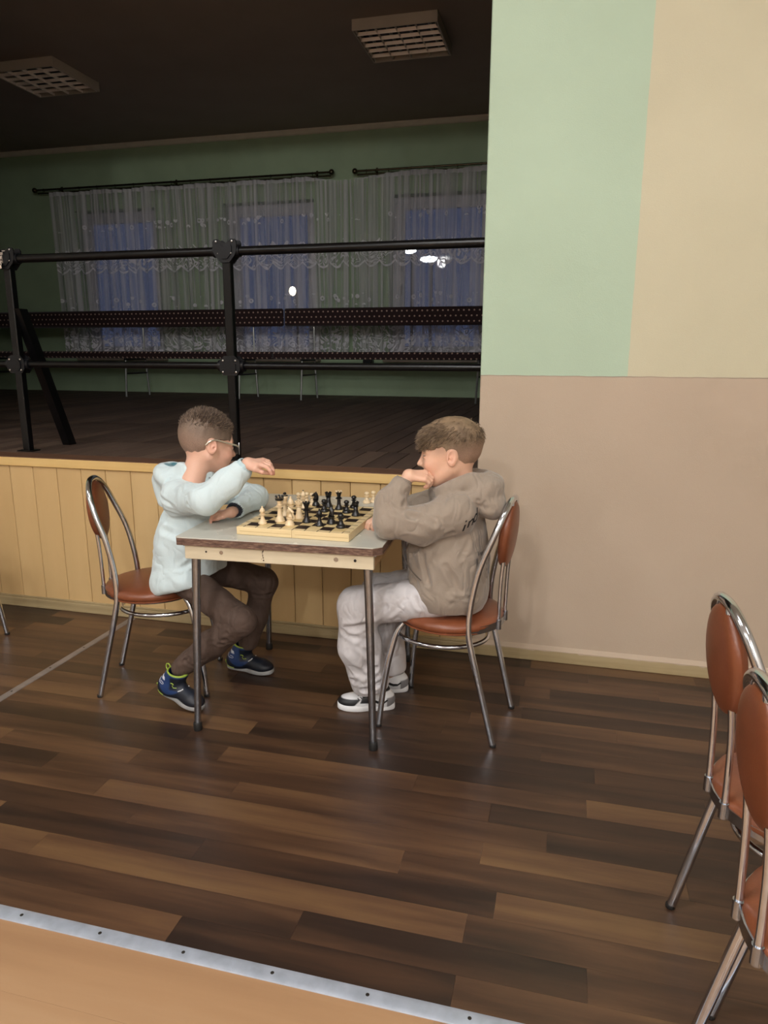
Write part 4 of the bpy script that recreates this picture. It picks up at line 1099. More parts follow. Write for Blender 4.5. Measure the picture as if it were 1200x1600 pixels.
eye_white = mat_plain('eye_white', (225, 220, 214), rough=.15); iris = mat_plain('iris', (66, 74, 70), rough=.12)

def hair_obj(parent, org, Hc, HR, region, thick, dark, light, seed, fade=(164, 134, 116), nstr=2600, length=.02, rnd_=.16, strand=.0011, lift=.30, fringe=None, flow=(.35, 0, -.35)):
    """region(L) -> 0..1 coverage in head coordinates, thick(L) -> depth of the hair"""
    R32 = INV(HR).astype(f32); c32 = np.array(Hc, f32)
    def f(p):
        q = (p-c32)@R32; sy = q
        base = smin(ell(q, (-.014, 0, .030), (.098, .0775, .086)), ell(q, (.030, 0, -.010), (.062, .060, .078)), .03)
        t = thick(q); d = base-t
        cut = (.5-region(q))*.05
        nz = vnoise(q*np.array((60, 60, 24), f32)+seed)*.004-.002
        return smax(d+nz, cut, .004)
    Pv, Q = grow(f, np.array(Hc)-.15, np.array(Hc)+.16, .0028); Pv = relax(Pv, Q, 1)
    L = (Pv-np.array(Hc))@INV(HR)
    n1 = vnoise(L*np.array((70, 70, 26))+seed); n2 = vnoise(L*np.array((18, 18, 18))+seed+3)
    c = mixc(np.tile(lin(dark), (len(L), 1)), np.tile(lin(light), (len(L), 1)), np.clip(.2+.9*n1*.6+.5*(n2-.4), 0, 1)); c = mixc(c, lin(fade), .8*(1-sstep(L[:, 2]+.25*L[:, 0]+.012*(n1-.5), -.03, .045)))
    o = np_mesh('hair', Pv, Q, hair_mat, parent, c, org)
    # loose strands over the cap
    rs = np.random.RandomState(seed); nn = vnormals(Pv, Q)
    top = thick(L.astype(f32)); wgt = np.clip(top-.0030, 0, None)**.6*(((L[:, 2] > -.02)) | (top > .01)); wgt = wgt/wgt.sum()
    pick = rs.choice(len(Pv), nstr, p=wgt); V = []; Qs = []; cc = []
    nl = nn@HR/np.linalg.norm(HR[:, 0])
    for k in pick:
        base = L[k]-nl[k]*.004; hl = length*(.6+.7*rs.rand())*min(1, top[k]/.013)
        fl = np.array(flow) if fringe is None else fringe(L[k])
        dr = nl[k]*lift+fl+rs.randn(3)*rnd_; dr /= np.linalg.norm(dr); side = np.cross(dr, nl[k]+1e-3); side /= np.linalg.norm(side)+1e-9
        p0 = base; p1 = base+dr*hl*.55; p2 = base+dr*hl*.9+(fl*.8-nl[k]*.25)*hl*.4
        wd = strand; b = len(V); t = np.cross(dr, side)
        for p_, w2 in ((p0, 1), (p1, .8), (p2, .12)):
            for sg in (side, -.5*side+.87*t, -.5*side-.87*t): V.append(np.array(Hc)+HR@(p_+sg*wd*w2))
        for m_ in range(2):
            for s_ in range(3): Qs.append([b+m_*3+s_, b+m_*3+(s_+1) % 3, b+m_*3+3+(s_+1) % 3, b+m_*3+3+s_])
        col = lin(dark)+(lin(light)-lin(dark))*rs.rand(); cc += [col]*9
    s = np_mesh('strands', np.array(V), np.array(Qs), hair_mat, o, np.array(cc), (0, 0, 0))
    s.location = tuple(-np.array(org)); s['kind'] = 'stuff'
    return o
def eyes(parent, org, Hc, HR):
    for s_ in (-1, 1):
        c = np.array(Hc)+HR@np.array((.0785, s_*.031, -.0015)); q = MB()
        q.sphere((0, 0, 0), .0125, 16); e = q.build('eye', eye_white, parent, True); e.location = tuple(c-np.array(org))
        q = MB(); q.sphere(tuple(HR@np.array((.0074, 0, -.001))), .0056, 12); q.build('iris', iris, e, True)

# --- shoes ---------------------------------------------------------------
def shoe_frame(loc, yaw, pitch=0, roll=0):
    M_ = Matrix.Translation(Vector(loc)) @ Matrix.Rotation(yaw, 4, 'Z') @ Matrix.Rotation(pitch, 4, 'Y') @ Matrix.Rotation(roll, 4, 'X'); return M_
def sole_outline(L, wd, n=44):
    pts = []
    for i in range(n):
        t = 2*math.pi*i/n; x = math.cos(t); y = math.sin(t)
        X = L/2+x*L/2; hw = wd/2*(.80+.24*sstep(np.array([X/L]), .35, .75)[0]-.12*math.exp(-((X/L-.42)/.14)**2))
        Y = hw*math.copysign(abs(y)**.62, y)+.004*math.sin(X/L*3.1)
        pts.append((X, Y))
    return pts
def make_shoe(parent, org, M_, kind, name='shoe'):
    r = bpy.data.objects.new(name, None); link(r, parent); r.matrix_local = Matrix.Translation(-Vector(org)) @ M_
    Ls = .228 if kind == 'boot' else .232; wd = .082 if kind == 'boot' else .084
    def f(p):
        if kind == 'boot':
            d = rcone(p, (.045, 0, .045), (.086, 0, .116), .040, .043)
            d = smin(d, ell(p, (.050, 0, .038), (.050, .038, .042)), .02)
            d = smin(d, rcone(p, (.07, 0, .045), (.165, 0, .035), .037, .028), .03)
            d = smin(d, ell(p, (.175, 0, .030), (.052, .038, .027)), .02)
            d = smax(d, (p[:, 2]-(.128+.10*(p[:, 0]-.05)*-1)), .004)
            d = smax(d, -rcone(p, (.074, 0, .08), (.094, 0, .17), .032, .037), .004)
        else:
            d = ell(p, (.045, 0, .040), (.046, .036, .040))
            d = smin(d, rcone(p, (.05, 0, .05), (.058, 0, .085), .034, .033), .02)
            d = smin(d, rcone(p, (.08, 0, .048), (.16, 0, .030), .034, .030), .03)
            d = smin(d, ell(p, (.178, 0, .030), (.052, .039, .027)), .018)
            d = smax(d, (p[:, 2]-.098-(p[:, 0]-.05)*.15), .004)
            d = smax(d, -rcone(p, (.055, 0, .07), (.058, 0, .14), .026, .028), .004)
        return smax(d, .014-p[:, 2], .003)
    Pv, Q = grow(f, (-.02, -.06, 0), (.26, .06, .17), .0028); Pv = relax(Pv, Q, 1)
    X, Y, Z = Pv[:, 0], Pv[:, 1], Pv[:, 2]
    if kind == 'boot':
        c = np.tile(lin((30, 56, 102)), (len(Pv), 1)); nv = lin((17, 25, 40))
        c = mixc(c, nv, sstep(.050+.02*np.cos(X*40)-Z, -.002, .002)); c = mixc(c, lin((17, 22, 34)), sstep(X, .125, .135))
        c = mixc(c, lin((150, 172, 66)), sstep(Z-(.1235-.10*(X-.05)), -.002, .001)); c = mixc(c, nv, sstep(X, .080, .088)*sstep(Z, .05, .06)*sstep(-Z, -.112, -.108))
    else:
        c = np.tile(lin((228, 228, 230)), (len(Pv), 1)); bk = lin((20, 20, 23)); gy = lin((128, 126, 128))
        c = mixc(c, bk, sstep(X-(.165-(Z-.02)*1.1), 0, .003)*(1-sstep(Z, .047, .050))*1.0)
        c = mixc(c, bk, sstep(-np.abs(X-.115-(Z-.05)*-.4), -.019, -.016)*sstep(Z, .030, .034))
        c = mixc(c, bk, sstep(Z, .080, .083)); c = mixc(c, gy, sstep(-X, -.035, -.03)*sstep(-Z, -.06, -.055))
    np_mesh('upper', Pv, Q, mat_vcol('shoe_upper', rough=.5, bmp=.25, bscale=500, var=.08), r, c)
    q = MB(); th = .018 if kind == 'boot' else .024
    ol = sole_outline(Ls, wd); inn = [((x-Ls/2)*.985+Ls/2, y*.95) for x, y in ol]; n = len(ol)
    lay_ = [(inn, 0.0), (ol, .004), (ol, th-.003), (inn, th)]
    V = []; F = []
    for k, (o_, z) in enumerate(lay_):
        for x, y in o_: V.append((x, y, z+(.006*max(0, (x-.8*Ls)/(.2*Ls)) if kind == 'boot' else .004*max(0, (x-.85*Ls)/(.15*Ls)))))
        if k:
            for i in range(n): F.append(((k-1)*n+i, (k-1)*n+(i+1) % n, k*n+(i+1) % n, k*n+i))
    F += [tuple(range(n-1, -1, -1)), tuple(3*n+i for i in range(n))]
    q.add(V, F)
    q.build('sole', mat_plain('sole_grey', (150, 150, 150), rough=.6, var=.08) if kind == 'boot' else mat_plain('sole_white', (226, 226, 228), rough=.5), r, True)
    # pieces that sit on the near and far side, found by shooting rays at the upper
    up = [c_ for c_ in r.children if c_.name.startswith('upper')][0]
    def onside(x, z, s_, off=.0006):
        hit, loc, nr, _ = up.ray_cast(Vector((x, s_*.2, z)), Vector((0, -s_, 0)))
        return (loc+nr*off) if hit else Vector((x, s_*.04, z))
    def line_on(pts, s_, rad, nm, mt):
        q = MB(); q.tube([onside(x, z, s_) for x, z in pts], rad, 6); q.build(nm, mt, r, True)
    lime = mat_plain('lime_trim', (158, 182, 70), rough=.5); wht = mat_plain('pale_trim', (205, 205, 210), rough=.5); blk = mat_plain('black_trim', (18, 18, 20), rough=.5)
    for s_ in (-1, 1):
        if kind == 'boot':
            line_on([(.004, .020), (.003, .032), (.006, .044)], s_, .0035, 'heel_trim', lime)
            line_on([(.004, .022), (.02, .021), (.04, .0205), (.055, .020)], s_, .0022, 'heel_trim', lime)
            line_on([(.018, .078), (.020, .070), (.030, .066), (.050, .067), (.056, .071), (.050, .0745), (.034, .074)], s_, .0011, 'side_loop', wht)
            for k in range(4): line_on([(.034+.006*k, .098), (.039+.006*k, .086)], s_, .0018, 'stripe_mark', wht)
            line_on([(.094, .076), (.099, .066), (.110, .067)], s_, .0014, 'strap_mark', lime)
            line_on([(.088, .086), (.096, .084), (.098, .079)], s_, .0020, 'strap_mark', lime)
            line_on([(.120, .056), (.128, .060), (.134, .066)], s_, .0024, 'strap_mark', wht)
        else:
            pts = [(.030, .050), (.045, .040), (.062, .038), (.085, .046), (.110, .060)]
            line_on(pts, s_, .0035, 'side_stripe', blk); line_on([(.045, .041), (.062, .041), (.08, .047)], s_, .005, 'side_stripe', blk)
            for k in range(6):
                X_ = .088+k*.011; line_on([(X_, .064-.0035*k), (X_+.006, .070-.0035*k)], s_, .0018, 'lace', blk)
    if kind == 'boot':
        q = MB(); q.tube(smooth_path([(.036, 0, .104), (.024, 0, .114), (.024, 0, .130), (.036, 0, .134), (.046, 0, .124)], 5), .0024, 8); q.build('pull_loop', lime, r, True)
    else:
        for k in range(6):
            X_ = .090+k*.011; hit, loc, nr, _ = up.ray_cast(Vector((X_, 0, .2)), Vector((0, 0, -1))); z_ = loc.z if hit else .07
            q = MB(); q.tube(smooth_path([(X_, -.020, z_-.006), (X_, 0, z_+.002), (X_+.002, .020, z_-.006)], 5), .0024, 8); q.build('lace', blk, r, True)
    return r

# =================================================================== boy on the left (pale blue hoodie)
OL = (-1.50, 2.50, .45)
boyL = empty('person', OL, 'boy with glasses in pale blue hoodie and brown trousers, lifting a hand over the board', 'person')
HcL = (-1.352, 2.50, 1.045); HRL = frame_axes(math.radians(46), math.radians(11), math.radians(-4))*1.03
wR, wR2 = (-1.122, 2.352, 1.000), (-1.158, 2.350, .962)
handR, _ = hand_prims((-1.122, 2.352, 1.000), (.93, .05, .12), (-.12, -.25, .95), side=1, curl=(.52, .62, .70, .62), thumb=(.6, .8), s=1.0, spread=.14)
handR = [[(Vector(p), r_) for p, r_ in c] for c in handR]
handL, _ = hand_prims((-1.222, 2.434, .797), (-.92, -.30, -.05), (.05, .05, 1), side=-1, curl=(.55, .6, .65, .7), thumb=(.7, .3), s=.88)
def bodyL(p):
    d = rcone(p, (-1.49, 2.53, .53), (-1.43, 2.51, .83), .085, .085)
    d = smin(d, rcone(p, (-1.43, 2.40, .865), (-1.41, 2.62, .86), .038, .038), .05)
    d = smin(d, rcone(p, (-1.42, 2.51, .87), (-1.395, 2.50, .935), .045, .042), .04)
    d = smin(d, chain(p, [((-1.435, 2.385, .86), .036), ((-1.250, 2.29, .872), .029), ((-1.135, 2.350, .985), .021)], .02), .03)
    d = smin(d, chain(p, [((-1.41, 2.63, .86), .036), ((-1.22, 2.625, .812), .028), ((-1.225, 2.44, .796), .020)], .02), .03)
    d = smin(d, chain(p, [((-1.48, 2.45, .515), .060), ((-1.18, 2.355, .380), .042), ((-1.430, 2.36, .18), .028)], .03), .03)
    d = smin(d, chain(p, [((-1.48, 2.60, .515), .060), ((-1.245, 2.74, .415), .042), ((-1.305, 2.712, .18), .026)], .03), .03)
    return d
def stubble(L, c):
    wv = sstep(L[:, 2], -.012, .022)*sstep(-L[:, 0], -.070, -.035)*sstep(np.abs(L[:, 1]), .035, .05)*(1-np.exp(-(((L[:, 0]+.008)/.02)**2+((L[:, 2]+.004)/.03)**2))*sstep(np.abs(L[:, 1]), .070, .078))
    return mixc(c, lin((150, 118, 98)), .55*wv)
wp1 = [(Vector((-1.165, 2.350, .950)), .021), (Vector((-1.118, 2.352, 1.003)), .019)]
wp2 = [(Vector((-1.224, 2.49, .800)), .021), (Vector((-1.228, 2.428, .794)), .019)]
make_body(boyL, OL, HcL, HRL, (222, 176, 154), bodyL, (-1.66, 2.2, .08), (-1.05, 2.9, 1.02),
          [(handR, wp1, bounds(handR+[wp1], .03), 0), (handL, wp2, bounds(handL+[wp2], .03), 0)], stubble)
eyes(boyL, OL, HcL, HRL)
def regL(q):
    ax = np.abs(q[:, 1]); hair_line = .052-.9*np.clip(q[:, 0]-.02, 0, 1)*0
    front = sstep(.080-q[:, 0]+.5*np.clip(q[:, 2]-.06, 0, 1)-.35*np.clip(.06-q[:, 2], 0, 1), -.003, .003)
    side = np.where(q[:, 0] > .012, sstep(q[:, 2], .018, .024), 1.0)
    back = sstep(q[:, 2]+.052+.25*(q[:, 0]+.05), -.003, .003)
    ear = 1-np.exp(-(((q[:, 0]+.010)/.020)**4+((q[:, 2]+.006)/.030)**4)**1)
    return np.minimum(np.minimum(front, side), np.minimum(back, ear))
def thkL(q): return .0022+.008*sstep(q[:, 2], .025, .085)+.007*np.exp(-(((q[:, 0]+.03)/.04)**2+((q[:, 2]-.10)/.03)**2))
hair_obj(boyL, OL, HcL, HRL, regL, thkL, (66, 52, 44), (150, 128, 110), 5, nstr=4200, length=.021, flow=(.22, .05, .28), rnd_=.20, strand=.0012, lift=.55)
# glasses
glf = mat_plain('spectacle_frame', (196, 186, 168), rough=.25, metal=.6); glk = mat_plain('spectacle_dark_frame', (32, 28, 30), rough=.3)
g = bpy.data.objects.new('glasses', None); link(g, boyL); g.matrix_local = Matrix.Translation(Vector(HcL)-Vector(OL)) @ Matrix([list(r_)+[0] for r_ in HRL]+[[0, 0, 0, 1]])
lens_m, nt, bb = mat_new('lens'); nt.nodes.remove(bb)
tr = N(nt, 'ShaderNodeBsdfTransparent'); tr.inputs[0].default_value = (.75, .78, .8, 1); gl = N(nt, 'ShaderNodeBsdfGlossy', i_Roughness=.03); mx = N(nt, 'ShaderNodeMixShader'); mx.inputs[0].default_value = .22
nt.links.new(tr.outputs[0], mx.inputs[1]); nt.links.new(gl.outputs[0], mx.inputs[2]); nt.links.new(mx.outputs[0], nt.nodes['Material Output'].inputs[0])
for s_ in (-1, 1):
    ring = [(.108-.012*abs(math.cos(t)*.5+.5)*(1 if s_*math.cos(t) > -2 else 1), s_*.033+.023*math.cos(t), -.002+.018*math.sin(t)) for t in [i*math.pi/14 for i in range(28)]]
    ring = [(.110-.35*max(0, abs(y)-.02), y, z) for _, y, z in ring]
    q = MB(); q.tube(ring, .0030, 8, closed=True); q.build('rim', glk, g, True)
    q = MB(); V = [(.1095-.35*max(0, abs(s_*.033)-.02), s_*.033, -.002)]+[(x-.0003, s_*.033+(y-s_*.033)*.95, -.002+(z+.002)*.95) for x, y, z in ring]; n = len(ring)
    V2 = [(x-.0014, y, z) for x, y, z in V]; q.add(V+V2, [(0, 1+i, 1+(i+1) % n) for i in range(n)]+[(n+1, n+2+(i+1) % n, n+2+i) for i in range(n)]+[(1+i, n+2+i, n+2+(i+1) % n, 1+(i+1) % n) for i in range(n)]); q.build('lens', lens_m, g, True)
    q = MB(); q.tube(smooth_path([(.098, s_*.057, .006), (.085, s_*.072, .010), (.045, s_*.080, .014), (.0, s_*.083, .019), (-.022, s_*.082, .010), (-.034, s_*.079, -.004)], 6), .0032, 8); q.build('temple', glf, g, True)
q = MB(); q.tube([(.110, -.010, .002), (.113, 0, .005), (.110, .010, .002)], .002, 8); q.build('bridge', glk, g, True)

hood_mat_L = mat_vcol('pale_blue_fleece', rough=.9, bmp=.35, bscale=420, sheen=.3, var=.05, fold=.5)
pale = lin((206, 222, 226)); teal = lin((70, 128, 142))
def hoodieL(p):
    d = rcone(p, (-1.475, 2.52, .50), (-1.455, 2.51, .66), .145, .128, ((0, 1, 0), 1.14))
    d = smin(d, rcone(p, (-1.455, 2.51, .66), (-1.425, 2.505, .84), .118, .092), .05)
    d = smin(d, rcone(p, (-1.435, 2.415, .850), (-1.405, 2.60, .850), .060, .060), .05)
    d = smin(d, chain(p, [((-1.43, 2.400, .850), .064), ((-1.255, 2.285, .872), .054), ((-1.185, 2.325, .930), .048), ((-1.143, 2.350, .972), .040)], .02), .03)
    d = smin(d, chain(p, [((-1.40, 2.63, .850), .064), ((-1.215, 2.620, .818), .046), ((-1.222, 2.468, .803), .036)], .02), .03)
    d = smax(d, -(p[:, 2]-.462-.30*np.clip(p[:, 0]+1.56, 0, 1)), .006)                 # hem
    d = smin(d, chain(p, [((-1.57, 2.52, .475), .030), ((-1.53, 2.415, .480), .048), ((-1.42, 2.395, .505), .052)], .03), .03)
    d = smax(d, -(p[:, 2]-.440-.33*np.clip(p[:, 0]+1.56, 0, 1)), .006)
    d = smax(d, -rcone(p, (-1.44, 2.5, .3), (-1.44, 2.5, .47), .10, .09), .01)
    # neck opening
    d = smax(d, -rcone(p, (-1.143, 2.350, .972), (-1.10, 2.352, 1.03), .026, .030), .005)
    d = smax(d, -rcone(p, (-1.222, 2.468, .803), (-1.226, 2.42, .80), .025, .028), .005)
    # keep off the table
    return d
def hoodL(p):
    d = ell(p, (-1.500, 2.50, .912), (.084, .096, .050), np.array([[.86, 0, .5], [0, 1, 0], [-.5, 0, .86]]))
    d = smin(d, rcone(p, (-1.562, 2.50, .895), (-1.545, 2.47, .812), .040, .020), .03)
    cl = rcone(p, (-1.435, 2.50, .85), (-1.400, 2.50, .965), .104, .082)
    cl = smax(cl, p[:, 2]-(.985-.34*(p[:, 0]+1.45)), .010)
    d = smin(d, cl, .03)
    d = smax(d, -rcone(p, (-1.408, 2.50, .925), (-1.375, 2.50, 1.06), .046, .058), .010)
    d = smax(d, -ell(p, (-1.485, 2.50, 1.000), (.066, .066, .050)), .010)
    return d
fullL = lambda p: smin(hoodieL(p), hoodL(p), .012)
def colL(P_, n_):
    c = np.tile(pale, (len(P_), 1))
    # teal lining where the hood falls open
    ins = ell(P_.astype(f32), (-1.485, 2.50, 1.000), (.070, .070, .054))
    return mixc(c, teal, sstep(-ins, -.001, .001)*sstep(n_[:, 2], .1, .3)*sstep(P_[:, 2], .935, .945))
crL = [((-1.46, 2.36, .80), (-1.35, 2.33, .775), .010, .007), ((-1.50, 2.37, .86), (-1.40, 2.30, .83), .008, .005), ((-1.33, 2.25, .85), (-1.27, 2.27, .87), .008, .006),
       ((-1.50, 2.38, .72), (-1.40, 2.37, .70), .012, .006), ((-1.55, 2.42, .58), (-1.42, 2.37, .53), .013, .008), ((-1.50, 2.38, .53), (-1.38, 2.38, .60), .010, .007), ((-1.60, 2.48, .64), (-1.50, 2.40, .63), .016, .010),
       ((-1.25, 2.31, .86), (-1.20, 2.28, .90), .007, .005), ((-1.47, 2.40, .93), (-1.50, 2.42, .82), .007, .008), ((-1.28, 2.57, .84), (-1.24, 2.60, .86), .008, .005)]
hoodL_o = cloth('hoodie', fullL, (-1.70, 2.18, .40), (-1.06, 2.76, 1.05), .0048, hood_mat_L, boyL, crL, amp=.0042, seed=1, scale=(13, 13, 8), org=OL, col=colL)
def ribbed(name, pts, rad, parent, mat, org, half=None, squash=None, th=.003, n=48):
    """a ribbed cuff or hem: a sleeve of fine vertical ribs between the rings pts"""
    q = MB(); V = []; F = []; R_ = len(pts)
    for i, (c, ax, ru, rv) in enumerate(pts):
        A = Vector(ax).normalized(); up = Vector((0, 0, 1)) if abs(A.z) < .9 else Vector((1, 0, 0)); U_ = (up-A*up.dot(A)).normalized(); V_ = A.cross(U_)
        for k in range(n):
            t = 2*math.pi*k/n; rb = (.0010 if k % 2 else -.0006)
            V.append(Vector(c)-Vector(org)+U_*(ru+rb)*math.cos(t)+V_*(rv+rb)*math.sin(t))
    for i in range(R_-1):
        for k in range(n):
            F.append((i*n+k, i*n+(k+1) % n, (i+1)*n+(k+1) % n, (i+1)*n+k))
    q.add(V, F); return q.build(name, mat, parent, True)
pale_rib = mat_plain('pale_blue_rib', (186, 208, 214), rough=.9, bmp=.3, bscale=500); dark_rib = mat_plain('dark_blue_rib', (40, 44, 56), rough=.9)
loc0 = Matrix.Identity(4)
ribbed('cuff', [((-1.150, 2.3496, .964), (.6, .05, .8), .036, .036), ((-1.142, 2.350, .974), (.6, .05, .8), .037, .037), ((-1.118, 2.352, 1.003), (.6, .05, .8), .029, .029), ((-1.119, 2.352, 1.002), (.6, .05, .8), .024, .024)], 0, hoodL_o, pale_rib, OL)
ribbed('cuff', [((-1.222, 2.485, .804), (0, -1, -.03), .031, .034), ((-1.223, 2.455, .803), (0, -1, -.03), .030, .034), ((-1.224, 2.435, .801), (0, -1, -.03), .026, .030), ((-1.224, 2.437, .801), (0, -1, -.03), .021, .023)], 0, hoodL_o, dark_rib, OL)
q = MB(); q.tube(smooth_path([(-1.326-OL[0], 2.452-OL[1], .925-OL[2]), (-1.318-OL[0], 2.445-OL[1], .90-OL[2]), (-1.322-OL[0], 2.440-OL[1], .87-OL[2]), (-1.318-OL[0], 2.436-OL[1], .845-OL[2])], 5), .0028, 8); q.build('drawstring', mat_plain('grey_cord', (126, 132, 134), rough=.8), hoodL_o, True)

brown_cloth = mat_plain('brown_trousers', (80, 63, 54), rough=.85, var=.08, vscale=20, bmp=.4, bscale=500, fold=.6)
def pantsL(p):
    d = rcone(p, (-1.49, 2.47, .520), (-1.49, 2.59, .520), .074, .074)
    n_ = chain(p, [((-1.46, 2.450, .510), .068), ((-1.175, 2.355, .385), .057), ((-1.31, 2.356, .270), .050), ((-1.445, 2.36, .160), .040)], .03)
    m_2 = chain(p, [((-1.46, 2.605, .520), .076), ((-1.242, 2.735, .415), .055), ((-1.280, 2.72, .26), .047), ((-1.318, 2.71, .13), .042)], .03)
    n_ = smax(n_, -((p[:, 0]+1.480)*.70+(p[:, 2]-.130)*.70), .004)
    m_2 = smax(m_2, .112-p[:, 2], .004)
    return smin(smin(d, n_, .025), m_2, .025)
crP = [((-1.42, 2.39, .47), (-1.33, 2.33, .49), .009, .006), ((-1.48, 2.40, .45), (-1.38, 2.37, .40), .010, .006), ((-1.25, 2.33, .33), (-1.20, 2.30, .36), .006, .007), ((-1.28, 2.31, .31), (-1.21, 2.31, .33), .006, .006),
       ((-1.30, 2.33, .32), (-1.22, 2.30, .30), .007, .006), ((-1.40, 2.32, .21), (-1.35, 2.33, .19), .007, .006), ((-1.43, 2.33, .19), (-1.38, 2.31, .23), .006, .005), ((-1.26, 2.68, .38), (-1.20, 2.70, .37), .008, .006), ((-1.36, 2.30, .43), (-1.22, 2.31, .38), .006, .003)]
cloth('trousers', pantsL, (-1.60, 2.25, .08), (-1.08, 2.84, .64), .0052, brown_cloth, boyL, crP, amp=.0026, seed=4, scale=(15, 15, 15), org=OL)
make_shoe(boyL, OL, shoe_frame((-1.552, 2.365, .046), math.radians(-14), math.radians(10)), 'boot')
make_shoe(boyL, OL, shoe_frame((-1.425, 2.715, .006), math.radians(-4), math.radians(1)), 'boot')

# =================================================================== boy on the right (taupe hoodie)
OR_ = (-.37, 2.50, .45)
boyR = empty('person', OR_, 'boy in a taupe hoodie and white trousers resting his cheek on his hand, facing left', 'person')
HcR = (-.398, 2.50, 1.043); HRR = frame_axes(math.radians(180+7), math.radians(5), math.radians(2))*1.05
handN, _ = hand_prims((-.527, 2.385, .978), (.80, .30, -.02), (-.10, -.45, .88), side=-1, curl=(.80, .82, .9, .95), thumb=(.5, .5), s=1.0)
handF, _ = hand_prims((-.608, 2.478, .797), (-.93, -.36, -.06), (0, 0, 1), side=1, curl=(.55, .6, .65, .7), thumb=(.5, .5), s=.95)
def bodyR(p):
    d = rcone(p, (-.37, 2.52, .54), (-.375, 2.51, .83), .085, .085)
    d = smin(d, rcone(p, (-.36, 2.395, .870), (-.40, 2.63, .865), .038, .038), .05)
    d = smin(d, rcone(p, (-.36, 2.51, .87), (-.370, 2.50, .935), .045, .042), .04)
    d = smin(d, chain(p, [((-.36, 2.385, .87), .036), ((-.575, 2.325, .812), .030), ((-.533, 2.383, .965), .021)], .02), .03)
    d = smin(d, chain(p, [((-.40, 2.64, .865), .036), ((-.545, 2.60, .808), .030), ((-.60, 2.485, .798), .021)], .02), .03)
    d = smin(d, chain(p, [((-.38, 2.44, .52), .060), ((-.735, 2.425, .455), .044), ((-.700, 2.50, .10), .032)], .03), .03)
    d = smin(d, chain(p, [((-.38, 2.60, .52), .060), ((-.70, 2.62, .455), .044), ((-.66, 2.665, .10), .032)], .03), .03)
    return d
wp3 = [(Vector((-.540, 2.376, .945)), .021), (Vector((-.526, 2.385, .980)), .019)]
wp4 = [(Vector((-.575, 2.535, .80)), .021), (Vector((-.611, 2.476, .797)), .019)]
make_body(boyR, OR_, HcR, HRR, (226, 182, 156), bodyR, (-.86, 2.25, .04), (-.24, 2.75, 1.02),
          [(handN, wp3, bounds(handN+[wp3], .03), 0), (handF, wp4, bounds(handF+[wp4], .03), 0)], stubble)
eyes(boyR, OR_, HcR, HRR)
def regR(q):
    front = sstep(.098-q[:, 0]+0*q[:, 2], -.003, .003)*1.0
    low = np.where(q[:, 0] > .060, .018+.12*np.abs(q[:, 1]), -.05+.078*sstep(q[:, 0], -.022, .022)+.005*np.sin(q[:, 0]*90))
    side = sstep(q[:, 2]-low, -.002, .002)
    back = sstep(q[:, 2]+.060+.30*(q[:, 0]+.05), -.003, .003)
    ear = 1-np.exp(-(((q[:, 0]+.010)/.020)**4+((q[:, 2]+.006)/.030)**4))
    return np.minimum(np.minimum(front, side), np.minimum(back, ear))
def thkR(q): return .0016+.011*sstep(q[:, 2], .005, .085)+.006*sstep(q[:, 0], .04, .08)*sstep(q[:, 2], .0, .04)
def flowR(L_): 
    x = L_[0]+.04
    return np.array([.75*max(-.2, min(1, (x+.06)/.08)), L_[1]*5, -.45])
hair_obj(boyR, OR_, HcR, HRR, regR, thkR, (80, 62, 47), (162, 136, 106), 9, fade=(176, 142, 120), nstr=4200, length=.022, fringe=flowR)
taupe_mat = mat_vcol('taupe_fleece', rough=.9, bmp=.35, bscale=420, sheen=.3, var=.06, fold=.7)
taupe = lin((150, 136, 122))
def hoodieR(p):
    d = rcone(p, (-.395, 2.51, .55), (-.395, 2.51, .68), .150, .142, ((0, 1, 0), 1.09))
    d = smin(d, rcone(p, (-.395, 2.51, .68), (-.37, 2.505, .84), .132, .100), .05)
    d = smin(d, rcone(p, (-.355, 2.405, .855), (-.395, 2.61, .855), .066, .062), .05)
    d = smin(d, chain(p, [((-.36, 2.400, .850), .066), ((-.47, 2.350, .815), .064), ((-.575, 2.325, .822), .055), ((-.575, 2.345, .890), .050), ((-.548, 2.370, .940), .040)], .02), .03)
    d = smin(d, chain(p, [((-.40, 2.63, .855), .064), ((-.54, 2.60, .815), .050), ((-.592, 2.508, .804), .038)], .02), .03)
    pl = (p[:, 2]-.492-.42*np.clip(-(p[:, 0]+.46), -.02, 1)+.16*np.clip(p[:, 0]+.36, 0, 1))
    d = smax(d, -pl, .006)
    d = smax(d, -rcone(p, (-.40, 2.5, .38), (-.40, 2.5, .50), .10, .09), .01)
    d = smax(d, -rcone(p, (-.372, 2.50, .90), (-.40, 2.50, 1.0), .050, .072), .012)
    d = smax(d, -rcone(p, (-.548, 2.370, .940), (-.525, 2.387, .985), .026, .030), .005)
    d = smax(d, -rcone(p, (-.592, 2.508, .804), (-.61, 2.47, .80), .025, .028), .005)
    return d
RH = np.array([[.88, 0, -.47], [0, 1, 0], [.47, 0, .88]])
def hoodR(p):
    d = ell(p, (-.285, 2.50, .915), (.088, .108, .058), RH)
    d = smin(d, ell(p, (-.245, 2.49, .868), (.052, .085, .050)), .03)
    collar_ = None
    for a_ in range(16):
        t0, t1 = a_*math.pi/8, (a_+1)*math.pi/8
        g0 = (-.368+.080*math.cos(t0), 2.50+.088*math.sin(t0), .940+.038*math.cos(t0)); g1 = (-.368+.080*math.cos(t1), 2.50+.088*math.sin(t1), .940+.038*math.cos(t1))
        e = rcone(p, g0, g1, .025, .025); collar_ = e if collar_ is None else np.minimum(collar_, e)
    d = smin(d, collar_, .03)
    return smax(d, -ell(p, (-.345, 2.50, .985), (.110, .068, .052), RH), .010)
fullR = lambda p: smin(hoodieR(p), hoodR(p), .012)
